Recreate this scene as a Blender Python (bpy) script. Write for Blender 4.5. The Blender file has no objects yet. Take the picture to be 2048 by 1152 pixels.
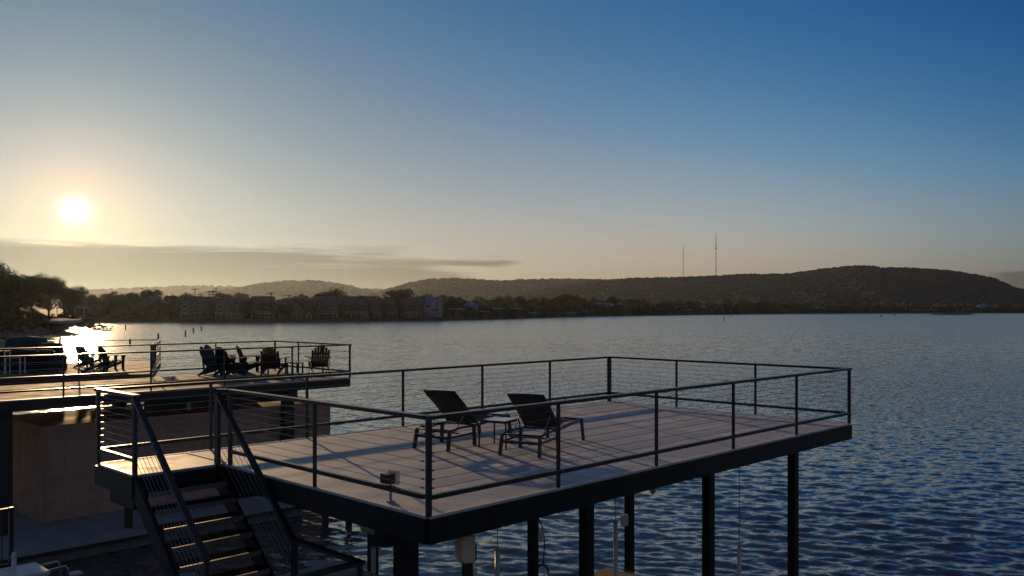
import bpy, math, random
import numpy as np
from mathutils import Vector, Matrix, Quaternion

rnd = random.Random(7)
nrs = np.random.RandomState(11)
scene = bpy.context.scene
C = scene.collection
R = math.radians

# ------------------------------------------------------------------ camera, sky, sun, exposure
CAM_H = 5.8
FPX = 1738.0          # focal length in pixels of a 2048 wide picture
HORIZ = 618.0
cam_d = bpy.data.cameras.new('camera')
cam = bpy.data.objects.new('camera', cam_d)
C.objects.link(cam)
cam.location = (0, 0, CAM_H)
cam.rotation_euler = (R(90), 0, 0)
cam_d.sensor_width = 36.0
cam_d.lens = 36.0 * FPX / 2048.0
cam_d.shift_y = (HORIZ - 576.0) / 2048.0
cam_d.clip_start = 0.1
cam_d.clip_end = 40000
scene.camera = cam

SUN = Vector((-874 / FPX, 1.0, 196 / FPX)).normalized()
SUN_EL = math.asin(SUN.z)
SUN_AZ = math.atan2(SUN.x, SUN.y)

scene.view_settings.view_transform = 'Standard'
scene.view_settings.look = 'None'
scene.view_settings.gamma = 1
scene.view_settings.exposure = 0.0
scene.cycles.use_denoising = True
scene.cycles.denoising_prefilter = 'FAST'
scene.cycles.max_bounces = 6
scene.cycles.volume_bounces = 0
scene.cycles.sample_clamp_indirect = 6


class NT:
    """short hand for building node trees"""
    def __init__(s, tree):
        s.t = tree; s.n = tree.nodes; s.l = tree.links
    def new(s, kind, **kw):
        nd = s.n.new(kind)
        for k, v in kw.items():
            setattr(nd, k, v)
        return nd
    def put(s, sock, v):
        if hasattr(v, 'is_output') or isinstance(v, bpy.types.NodeSocket):
            s.l.new(v, sock)
        else:
            sock.default_value = v
    def math(s, op, a, b=0.0, c=0.0, clamp=False):
        nd = s.new('ShaderNodeMath', operation=op, use_clamp=clamp)
        s.put(nd.inputs[0], a); s.put(nd.inputs[1], b)
        if len(nd.inputs) > 2: s.put(nd.inputs[2], c)
        return nd.outputs[0]
    def smooth(s, x, a, b, lo=0.0, hi=1.0):
        nd = s.new('ShaderNodeMapRange', interpolation_type='SMOOTHSTEP')
        s.put(nd.inputs[0], x); nd.inputs[1].default_value = a; nd.inputs[2].default_value = b
        nd.inputs[3].default_value = lo; nd.inputs[4].default_value = hi
        return nd.outputs[0]
    def mix(s, f, a, b, typ='MIX'):
        nd = s.new('ShaderNodeMix', data_type='RGBA', blend_type=typ)
        s.put(nd.inputs[0], f)
        s.put(nd.inputs[6], a if not isinstance(a, tuple) else (*a, 1)[:4])
        s.put(nd.inputs[7], b if not isinstance(b, tuple) else (*b, 1)[:4])
        return nd.outputs[2]
    def noise(s, vec, scale, detail=3, rough=0.5, dims='3D'):
        nd = s.new('ShaderNodeTexNoise', noise_dimensions=dims)
        if vec is not None: s.l.new(vec, nd.inputs['Vector'])
        nd.inputs['Scale'].default_value = scale
        nd.inputs['Detail'].default_value = detail
        nd.inputs['Roughness'].default_value = rough
        return nd
    def comb(s, x, y, z):
        nd = s.new('ShaderNodeCombineXYZ')
        s.put(nd.inputs[0], x); s.put(nd.inputs[1], y); s.put(nd.inputs[2], z)
        return nd.outputs[0]
    def ramp(s, fac, stops, interp='LINEAR'):
        nd = s.new('ShaderNodeValToRGB')
        s.put(nd.inputs[0], fac)
        cr = nd.color_ramp; cr.interpolation = interp
        while len(cr.elements) < len(stops): cr.elements.new(0.5)
        for e, (p, c) in zip(cr.elements, stops):
            e.position = p; e.color = (*c, 1)[:4]
        return nd.outputs[0]


world = bpy.data.worlds.new('World')
scene.world = world
world.use_nodes = True
W = NT(world.node_tree)
W.n.clear()
w_out = W.new('ShaderNodeOutputWorld')
w_bg = W.new('ShaderNodeBackground')
W.l.new(w_bg.outputs[0], w_out.inputs[0])
sky = W.new('ShaderNodeTexSky', sky_type='NISHITA')
sky.sun_disc = False
sky.sun_elevation = SUN_EL
sky.sun_rotation = SUN_AZ
sky.altitude = 200
sky.air_density = 1.0
sky.dust_density = 1.2
sky.ozone_density = 1.6
geo = W.new('ShaderNodeTexCoord')
nrm = W.new('ShaderNodeVectorMath', operation='NORMALIZE')
W.l.new(geo.outputs['Generated'], nrm.inputs[0])
DIR = nrm.outputs[0]
sep = W.new('ShaderNodeSeparateXYZ'); W.l.new(DIR, sep.inputs[0])
dx, dy, dz = sep.outputs
dotn = W.new('ShaderNodeVectorMath', operation='DOT_PRODUCT')
W.l.new(DIR, dotn.inputs[0]); dotn.inputs[1].default_value = SUN
ang = W.math('ARCCOSINE', W.math('MINIMUM', dotn.outputs['Value'], 0.9999999))
azi = W.math('ARCTAN2', dx, dy)
elev = W.math('ARCSINE', dz)
SKY_STRENGTH = 0.1
#@SKYBEGIN
A_ = W.math('MINIMUM', ang, 1.05)
E_ = W.math('MAXIMUM', W.math('MINIMUM', elev, 0.34), 0.0)
feat = [1.0, A_, E_, W.math('MULTIPLY', A_, A_), W.math('MULTIPLY', E_, E_), W.math('MULTIPLY', A_, E_),
        W.math('EXPONENT', W.math('MULTIPLY', A_, -1 / 0.12)), W.math('EXPONENT', W.math('MULTIPLY', E_, -1 / 0.05))]
# colour response of this morning's air, against the standard clear sky, by distance from the sun and by height
AIR = [[-3.3157, -2.4329, -1.5696], [10.1519, 6.4321, 3.9652], [-0.8615, -0.1434, 0.7736], [-6.0444, -3.7706, -2.1697], [0.4065, 0.4522, -0.7971], [-10.1994, -3.6146, -1.1804], [2.4268, 1.3687, 0.6882], [-2.1723, -1.2219, -0.0637]]
gain = []
for ch in range(3):
    acc = AIR[0][ch]
    for k in range(1, 8):
        acc = W.math('MULTIPLY_ADD', feat[k], AIR[k][ch], acc)
    gain.append(W.math('EXPONENT', acc))
base = W.mix(1.0, sky.outputs[0], W.comb(*gain), 'MULTIPLY')
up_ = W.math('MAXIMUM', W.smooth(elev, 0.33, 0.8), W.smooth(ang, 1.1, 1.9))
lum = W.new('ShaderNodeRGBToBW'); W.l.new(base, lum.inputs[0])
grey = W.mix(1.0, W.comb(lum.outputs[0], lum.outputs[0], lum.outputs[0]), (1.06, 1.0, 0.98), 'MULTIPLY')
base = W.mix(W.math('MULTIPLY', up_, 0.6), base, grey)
back = W.math('MULTIPLY', W.smooth(ang, 1.05, 1.9, 1.0, 1.35), W.smooth(elev, 0.36, 0.95, 1.0, 1.9))  # unseen sky above and behind the view brightened, added fill for the deck's shade
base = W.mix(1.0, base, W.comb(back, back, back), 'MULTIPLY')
# low stratus bank with ragged streaks at its right hand end
cv = W.comb(W.math('MULTIPLY', azi, 5.0), W.math('MULTIPLY', elev, 95.0), 0.3)
cn = W.noise(cv, 1.0, 5, 0.55)
cv2 = W.comb(W.math('MULTIPLY', azi, 15.0), W.math('MULTIPLY', elev, 230.0), 2.3)
cn2 = W.noise(cv2, 1.0, 5, 0.62)
nn_ = W.math('ADD', W.math('MULTIPLY', W.math('SUBTRACT', cn.outputs[0], 0.5), 3.2), W.math('MULTIPLY', W.math('SUBTRACT', cn2.outputs[0], 0.5), 2.2))
# upper layer: solid on the left, breaking into streaks; lower layer reaches further right
b1 = W.math('SUBTRACT', 2.3, W.math('DIVIDE', W.math('ABSOLUTE', W.math('SUBTRACT', elev, 0.0535)), 0.0068))
b1 = W.math('SUBTRACT', W.math('ADD', b1, nn_), W.math('ADD', W.smooth(azi, -0.30, -0.14, 0.0, 1.3), W.smooth(azi, -0.02, 0.07, 0.0, 3.5)))
b2 = W.math('SUBTRACT', 2.7, W.math('DIVIDE', W.math('ABSOLUTE', W.math('SUBTRACT', elev, 0.030)), 0.015))
b2 = W.math('SUBTRACT', W.math('ADD', b2, W.math('MULTIPLY', nn_, 0.8)), W.smooth(azi, -0.15, 0.10, 0.0, 4.3))
b3 = W.math('SUBTRACT', W.math('MULTIPLY', W.math('MULTIPLY', W.smooth(azi, 0.47, 0.535), W.smooth(elev, 0.041, 0.035)), 2.2), 0.6)
q = W.math('MAXIMUM', W.math('MAXIMUM', b1, b2), b3)
cm = W.smooth(q, 0.0, 1.5)
base = W.mix(W.math('MULTIPLY', cm, 0.95), base, W.mix(1.0, base, (0.50, 0.50, 0.50), 'MULTIPLY'))
rim = W.math('MULTIPLY', W.smooth(q, -1.6, -0.1), W.smooth(q, 1.0, 0.0))
rim = W.math('MULTIPLY', rim, W.smooth(azi, 0.1, -0.35))
base = W.mix(W.math('MULTIPLY', rim, 0.9), base, W.mix(1.0, base, (1.22, 1.20, 1.16), 'MULTIPLY'))
# the sun itself and the bright air around it
glow = W.math('ADD', W.math('MULTIPLY', W.math('EXPONENT', W.math('MULTIPLY', W.math('MULTIPLY', ang, ang), -1 / 0.00014)), 8.0),
              W.math('MULTIPLY', W.math('EXPONENT', W.math('MULTIPLY', ang, -1 / 0.028)), 1.0))
glow = W.math('ADD', glow, W.smooth(ang, 0.0054, 0.0044, 0.0, 120.0))
gcol = W.mix(1.0, W.comb(glow, glow, glow), (0.93, 1.0, 0.98), 'MULTIPLY')
skycol = W.mix(1.0, base, gcol, 'ADD')
#@SKYEND
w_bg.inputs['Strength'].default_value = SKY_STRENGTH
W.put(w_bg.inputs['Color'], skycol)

sun_d = bpy.data.lights.new('sun', 'SUN')
sun = bpy.data.objects.new('sun', sun_d)
C.objects.link(sun)
sun_d.energy = 5.0
sun_d.angle = R(0.53)
sun_d.color = (1.0, 0.66, 0.33)
sun.rotation_euler = (-SUN).to_track_quat('-Z', 'Y').to_euler()
sun.location = (-40, 60, 30)

# ------------------------------------------------------------------ helpers
def px(x, y, z=0.0):
    """world point on the level plane z seen at picture point x, y"""
    d = FPX * (CAM_H - z) / (y - HORIZ)
    return Vector(((x - 1024) / FPX * d, d, z))


def pxd(x, y, d):
    """world point at distance d seen at x, y"""
    return Vector(((x - 1024) / FPX * d, d, CAM_H - (y - HORIZ) / FPX * d))


class MB:
    def __init__(s):
        s.v = []; s.f = []
    def add(s, vs, fs):
        o = len(s.v)
        s.v += [tuple(p) for p in vs]
        s.f += [tuple(i + o for i in f) for f in fs]
        return s
    def box(s, x0, x1, y0, y1, z0, z1):
        vs = [(x, y, z) for z in (z0, z1) for x, y in ((x0, y0), (x1, y0), (x1, y1), (x0, y1))]
        return s.add(vs, [(3, 2, 1, 0), (4, 5, 6, 7), (0, 1, 5, 4), (1, 2, 6, 5), (2, 3, 7, 6), (3, 0, 4, 7)])
    def bar(s, p0, p1, w, h, up=(0, 0, 1), ext=0.0, off=0.0):
        """rectangular bar between two points: w across, h along up"""
        p0 = Vector(p0); p1 = Vector(p1)
        d = (p1 - p0).normalized()
        p0 = p0 - d * ext; p1 = p1 + d * ext
        up = Vector(up)
        side = d.cross(up)
        if side.length < 1e-4: side = d.cross(Vector((0, 1, 0)))
        side.normalize(); upv = side.cross(d).normalized()
        vs = []
        for p in (p0, p1):
            for a, b in ((-1, -1), (1, -1), (1, 1), (-1, 1)):
                vs.append(p + side * a * w / 2 + upv * (b * h / 2 + off))
        return s.add(vs, [(0, 1, 2, 3), (7, 6, 5, 4), (0, 4, 5, 1), (1, 5, 6, 2), (2, 6, 7, 3), (3, 7, 4, 0)])
    def tube(s, pts, r, n=6, cap=True, r1=None):
        pts = [Vector(p) for p in pts]
        k = len(pts); vs = []; fs = []
        last = None
        for i, p in enumerate(pts):
            d = (pts[min(i + 1, k - 1)] - pts[max(i - 1, 0)]).normalized()
            a = d.cross(Vector((0, 0, 1)))
            if a.length < 1e-3: a = d.cross(Vector((0, 1, 0)))
            a.normalize()
            if last is not None and a.dot(last) < 0: a = -a
            last = a
            b = d.cross(a)
            rr = r if r1 is None else r + (r1 - r) * i / (k - 1)
            for j in range(n):
                t = 2 * math.pi * j / n
                vs.append(p + (a * math.cos(t) + b * math.sin(t)) * rr)
        for i in range(k - 1):
            for j in range(n):
                fs.append((i * n + j, i * n + (j + 1) % n, (i + 1) * n + (j + 1) % n, (i + 1) * n + j))
        if cap:
            fs.append(tuple(range(n - 1, -1, -1))); fs.append(tuple((k - 1) * n + j for j in range(n)))
        return s.add(vs, fs)
    def prism(s, poly, ax, a0, a1):
        """extrude a 2D polygon: ax='y' -> poly in (x,z); ax='x' -> poly in (y,z); ax='z' -> poly in (x,y)"""
        n = len(poly); vs = []
        for a in (a0, a1):
            for p, q in poly:
                vs.append({'y': (p, a, q), 'x': (a, p, q), 'z': (p, q, a)}[ax])
        fs = [tuple(range(n)), tuple(range(2 * n - 1, n - 1, -1))]
        fs += [(i, i + n, (i + 1) % n + n, (i + 1) % n) for i in range(n)]
        return s.add(vs, fs)
    def grid(s, fn, nu, nv):
        vs = [fn(i / nu, j / nv) for j in range(nv + 1) for i in range(nu + 1)]
        fs = [(j * (nu + 1) + i, j * (nu + 1) + i + 1, (j + 1) * (nu + 1) + i + 1, (j + 1) * (nu + 1) + i)
              for j in range(nv) for i in range(nu)]
        return s.add(vs, fs)
    def xf(s, M):
        s.v = [tuple(M @ Vector(p)) for p in s.v]
        return s
    def build(s, name, mat, parent=None, smooth=False, bevel=0.0):
        me = bpy.data.meshes.new(name)
        me.from_pydata(s.v, [], s.f)
        me.validate()
        if s.f:
            import bmesh as _bm
            b = _bm.new(); b.from_mesh(me)
            if len(s.f) < 20000: _bm.ops.recalc_face_normals(b, faces=b.faces)
            if bevel > 0:
                _bm.ops.bevel(b, geom=list(b.edges), offset=bevel, segments=1, affect='EDGES')
            b.to_mesh(me); b.free()
        if mat: me.materials.append(mat)
        if smooth:
            me.polygons.foreach_set('use_smooth', [True] * len(me.polygons))
        o = bpy.data.objects.new(name, me)
        C.objects.link(o)
        if parent is not None: o.parent = parent
        return o


def np_mesh(name, V, F, mat, parent=None, smooth=False):
    """fast mesh from numpy arrays, F is n x k"""
    me = bpy.data.meshes.new(name)
    me.vertices.add(len(V)); me.vertices.foreach_set('co', np.asarray(V, np.float32).ravel())
    k = F.shape[1]
    me.loops.add(F.size); me.loops.foreach_set('vertex_index', F.astype(np.int32).ravel())
    me.polygons.add(len(F))
    me.polygons.foreach_set('loop_start', np.arange(0, F.size, k, dtype=np.int32))
    me.polygons.foreach_set('loop_total', np.full(len(F), k, dtype=np.int32))
    me.update(calc_edges=True)
    if smooth: me.polygons.foreach_set('use_smooth', np.ones(len(F), dtype=bool))
    me.materials.append(mat)
    o = bpy.data.objects.new(name, me); C.objects.link(o)
    if parent is not None: o.parent = parent
    return o


def tag(o, label=None, cat=None, group=None, kind=None):
    if label: o['label'] = label
    if cat: o['category'] = cat
    if group: o['group'] = group
    if kind: o['kind'] = kind
    return o


def empty(name, loc, rz=0.0, label=None, cat=None, group=None):
    o = bpy.data.objects.new(name, None)
    C.objects.link(o)
    o.location = loc; o.rotation_euler = (0, 0, rz)
    o.empty_display_size = 0.2
    return tag(o, label, cat, group)


KIDS = {}
def copy_tree(o, parent=None):
    c = o.copy(); C.objects.link(c)
    if parent is not None: c.parent = parent
    for ch in list(o.children):
        copy_tree(ch, c)
    return c


def mat(name, col, rough=0.6, metal=0.0, spec=0.5, var=0.0, vscale=3.0, col2=None, bump=0.0, bscale=30.0,
        stretch=(1, 1, 1), coords='Object', transl=0.0):
    m = bpy.data.materials.new(name); m.use_nodes = True
    t = NT(m.node_tree)
    b = t.n['Principled BSDF']
    b.inputs['Roughness'].default_value = rough
    b.inputs['Metallic'].default_value = metal
    b.inputs['Specular IOR Level'].default_value = spec
    tc = t.new('ShaderNodeTexCoord')
    mp = t.new('ShaderNodeMapping'); mp.inputs['Scale'].default_value = stretch
    t.l.new(tc.outputs[coords], mp.inputs['Vector'])
    v = mp.outputs[0]
    c2 = col2 or tuple(x * (1 - var) for x in col)
    if var > 0 or col2:
        n = t.noise(v, vscale, 5, 0.6)
        f = t.smooth(n.outputs[0], 0.33, 0.67)
        t.put(b.inputs['Base Color'], t.mix(f, col, c2))
    else:
        n = t.noise(v, vscale, 3, 0.5)
        f = t.smooth(n.outputs[0], 0.3, 0.7)
        t.put(b.inputs['Base Color'], t.mix(f, col, tuple(x * 0.88 for x in col)))
    if bump > 0:
        nb = t.noise(v, bscale, 4, 0.6)
        bp = t.new('ShaderNodeBump'); bp.inputs['Strength'].default_value = bump
        bp.inputs['Distance'].default_value = 0.01
        t.l.new(nb.outputs[0], bp.inputs['Height']); t.l.new(bp.outputs[0], b.inputs['Normal'])
    if transl > 0:
        tr = t.new('ShaderNodeBsdfTranslucent')
        t.put(tr.inputs[0], (*[min(1, x * 1.6) for x in col], 1))
        mx = t.new('ShaderNodeMixShader'); mx.inputs[0].default_value = transl
        t.l.new(b.outputs[0], mx.inputs[1]); t.l.new(tr.outputs[0], mx.inputs[2])
        t.l.new(mx.outputs[0], t.n['Material Output'].inputs[0])
    return m


def board_mat(name, c1, c2, width, along='x', rough=0.55, gap=0.035, blotch=0.9, grain=1.0):
    """deck boards running along one axis with dark gaps, blotches and grain"""
    m = bpy.data.materials.new(name); m.use_nodes = True
    t = NT(m.node_tree); b = t.n['Principled BSDF']
    tc = t.new('ShaderNodeTexCoord')
    sp = t.new('ShaderNodeSeparateXYZ'); t.l.new(tc.outputs['Object'], sp.inputs[0])
    a, c = (sp.outputs[0], sp.outputs[1]) if along == 'x' else (sp.outputs[1], sp.outputs[0])
    q = t.math('DIVIDE', c, width)
    idx = t.math('FLOOR', q)
    fr = t.math('SUBTRACT', q, idx)
    edge = t.math('MINIMUM', fr, t.math('SUBTRACT', 1.0, fr))
    wn = t.new('ShaderNodeTexWhiteNoise', noise_dimensions='1D'); t.l.new(idx, wn.inputs['W'])
    gv = t.comb(t.math('MULTIPLY', a, 0.6), t.math('MULTIPLY', c, 14.0), wn.outputs['Value'])
    gr = t.noise(gv, 3.0, 4, 0.6)
    bl = t.noise(tc.outputs['Object'], 1.7, 6, 0.72)
    bl2 = t.noise(tc.outputs['Object'], 5.5, 4, 0.6)
    f = t.math('ADD', t.math('MULTIPLY', gr.outputs[0], 0.4 * grain),
               t.math('ADD', t.math('MULTIPLY', bl.outputs[0], 0.55 * blotch),
                      t.math('ADD', t.math('MULTIPLY', bl2.outputs[0], 0.3 * blotch), t.math('MULTIPLY', wn.outputs['Value'], 0.12))))
    f = t.smooth(f, 0.53, 0.80)
    col = t.mix(f, c1, c2)
    g = t.smooth(edge, gap * 0.4, gap, 0.22, 1.0)
    if width > 1:
        q2 = t.math('DIVIDE', a, 1.22); f2 = t.math('SUBTRACT', q2, t.math('FLOOR', q2))
        e2 = t.math('MINIMUM', f2, t.math('SUBTRACT', 1.0, f2))
        g = t.math('MINIMUM', g, t.smooth(e2, 0.003, 0.007, 0.35, 1.0))
        spots = t.noise(tc.outputs['Object'], 9.0, 3, 0.7)
        col = t.mix(t.smooth(spots.outputs[0], 0.60, 0.74, 0.0, 0.55), col, c1)
    col = t.mix(1.0, col, t.comb(g, g, g), 'MULTIPLY')
    t.put(b.inputs['Base Color'], col)
    rr = t.smooth(bl.outputs[0], 0.3, 0.7, rough - 0.1, rough + 0.12)
    t.put(b.inputs['Roughness'], rr)
    bp = t.new('ShaderNodeBump'); bp.inputs['Strength'].default_value = 0.25; bp.inputs['Distance'].default_value = 0.004
    h = t.math('ADD', t.math('MULTIPLY', gr.outputs[0], 0.5), g)
    t.l.new(h, bp.inputs['Height']); t.l.new(bp.outputs[0], b.inputs['Normal'])
    return m


M = {}
M['steel'] = mat('dark_painted_steel', (0.012, 0.013, 0.015), 0.5, 0.0, 0.3, var=0.35, vscale=6, bump=0.05)
M['rail'] = mat('bronze_painted_rail', (0.020, 0.019, 0.018), 0.38, 0.0, 0.5, var=0.25, vscale=9)
M['cable'] = mat('stainless_cable', (0.30, 0.29, 0.27), 0.35, 0.9, 0.5)
M['deck'] = board_mat('grey_deck_surface', (0.37, 0.355, 0.33), (0.73, 0.69, 0.64), 1.22, 'y', 0.62, 0.008, 1.0, 0.35)
M['edge'] = mat('pale_deck_edging', (0.62, 0.56, 0.48), 0.5, var=0.15)
M['wood_deck'] = board_mat('brown_deck_boards', (0.24, 0.165, 0.11), (0.42, 0.31, 0.22), 0.14, 'x', 0.85, 0.05, 0.7, 1.0)
M['wood_deck'].node_tree.nodes['Principled BSDF'].inputs['Specular IOR Level'].default_value = 0.12
M['low_deck'] = board_mat('weathered_deck_boards', (0.27, 0.25, 0.23), (0.42, 0.39, 0.36), 0.28, 'y', 0.7, 0.016, 1.0, 0.5)
M['wood_dark'] = mat('dark_stained_wood', (0.045, 0.032, 0.024), 0.7, var=0.4, vscale=4, stretch=(1, 1, 6))
M['wood_grey'] = mat('weathered_grey_wood', (0.17, 0.15, 0.13), 0.75, var=0.35, vscale=4, bump=0.3)
M['tarp'] = mat('brown_canvas', (0.52, 0.31, 0.20), 0.9, spec=0.1, var=0.22, vscale=2.5, bump=0.3, bscale=12)
M['tarp2'] = mat('dark_brown_canvas', (0.19, 0.14, 0.12), 0.85, var=0.25, vscale=1.5, bump=0.2, bscale=10)
M['sling'] = mat('dark_brown_mesh_fabric', (0.034, 0.027, 0.022), 0.8, var=0.2, vscale=60)
M['frame'] = mat('dark_powder_coated_frame', (0.03, 0.031, 0.034), 0.35, 0.3, 0.5)
M['glass_top'] = mat('pale_glass_tabletop', (0.50, 0.56, 0.54), 0.12, 0.0, 0.6)
M['plastic_dark'] = mat('dark_resin', (0.016, 0.017, 0.019), 0.65, spec=0.2, var=0.2, vscale=8)
M['plastic_brown'] = mat('brown_resin', (0.06, 0.035, 0.022), 0.65, spec=0.2, var=0.25, vscale=8)
M['plastic_teal'] = mat('dark_teal_resin', (0.015, 0.032, 0.034), 0.65, spec=0.2, var=0.25, vscale=8)
M['blue'] = mat('blue_plastic', (0.02, 0.06, 0.22), 0.4)
M['white'] = mat('white_pvc', (0.62, 0.60, 0.56), 0.45, var=0.12, vscale=6)
M['white_cover'] = mat('white_motor_cover', (0.62, 0.58, 0.50), 0.4, var=0.15, vscale=5, transl=0.25)
M['galv_dark'] = mat('worn_nosing_metal', (0.20, 0.18, 0.16), 0.5, 0.5, var=0.3, vscale=20)
M['tread'] = mat('dark_grating_steel', (0.020, 0.017, 0.015), 0.9, 0.0, 0.0, var=0.3, vscale=20)
M['black'] = mat('black_rubber', (0.012, 0.012, 0.012), 0.5)
M['galv'] = mat('galvanised_metal', (0.32, 0.33, 0.34), 0.4, 0.7, var=0.2)
M['glass'] = mat('dark_window_glass', (0.03, 0.035, 0.045), 0.08, 0.0, 0.8)
M['lamp_glass'] = mat('amber_lamp_glass', (0.55, 0.42, 0.25), 0.15, 0, 0.6, transl=0.4)
M['cushion'] = mat('teal_cushion_fabric', (0.030, 0.055, 0.055), 0.9, var=0.3)
M['pole'] = mat('creosoted_pole', (0.06, 0.045, 0.035), 0.85, var=0.3)
M['leaf'] = mat('oak_foliage', (0.038, 0.05, 0.022), 0.8, spec=0.15, var=0.45, vscale=0.6, col2=(0.06, 0.07, 0.028), transl=0.2)
M['leaf2'] = mat('dark_foliage', (0.024, 0.032, 0.017), 0.85, spec=0.1, var=0.4, vscale=0.5, col2=(0.042, 0.05, 0.024), transl=0.12)
M['leaf3'] = mat('light_foliage', (0.07, 0.095, 0.035), 0.75, var=0.4, vscale=0.5, col2=(0.11, 0.12, 0.05), transl=0.35)
M['bark'] = mat('bark', (0.075, 0.06, 0.048), 0.9, var=0.4, vscale=3, stretch=(1, 1, 0.3))
M['wood_hill'] = mat('hill_woodland', (0.035, 0.046, 0.043), 0.95, spec=0.0, var=0.3, vscale=0.008, col2=(0.044, 0.053, 0.049))
M['soil'] = mat('grassy_ground', (0.045, 0.045, 0.028), 0.95, spec=0.1, var=0.4, vscale=0.08, col2=(0.065, 0.058, 0.04))
M['hillside'] = mat('hillside_ground', (0.036, 0.042, 0.028), 0.95, spec=0.05, var=0.4, vscale=0.006, col2=(0.05, 0.052, 0.036))
M['sand'] = mat('pale_sand', (0.45, 0.36, 0.26), 0.9, var=0.2, vscale=0.4)
M['rock'] = mat('shore_rock', (0.19, 0.17, 0.15), 0.9, var=0.4, vscale=0.9, bump=0.3)
M['reed'] = mat('reeds', (0.17, 0.16, 0.07), 0.8, var=0.4, vscale=0.3, col2=(0.09, 0.11, 0.04))
for nm, c in (('tan', (0.22, 0.18, 0.13)), ('pale', (0.23, 0.21, 0.18)), ('white', (0.52, 0.57, 0.62)), ('brown', (0.12, 0.09, 0.07)),
              ('rust', (0.17, 0.11, 0.08)), ('blue', (0.22, 0.28, 0.36)), ('grey', (0.19, 0.19, 0.19)), ('green', (0.13, 0.16, 0.13))):
    M['wall_' + nm] = mat('wall_' + nm, tuple(q * 0.62 for q in c), 0.9, spec=0.1, var=0.2, vscale=0.6)
for nm, c in (('slate', (0.055, 0.06, 0.068)), ('brown', (0.07, 0.05, 0.042)), ('pale', (0.26, 0.29, 0.31)), ('blue', (0.14, 0.21, 0.30)), ('dark', (0.035, 0.032, 0.03))):
    M['roof_' + nm] = mat('roof_' + nm, c, 0.75, var=0.25, vscale=0.8)
M['trim'] = mat('house_trim', (0.40, 0.37, 0.33), 0.7)

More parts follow.
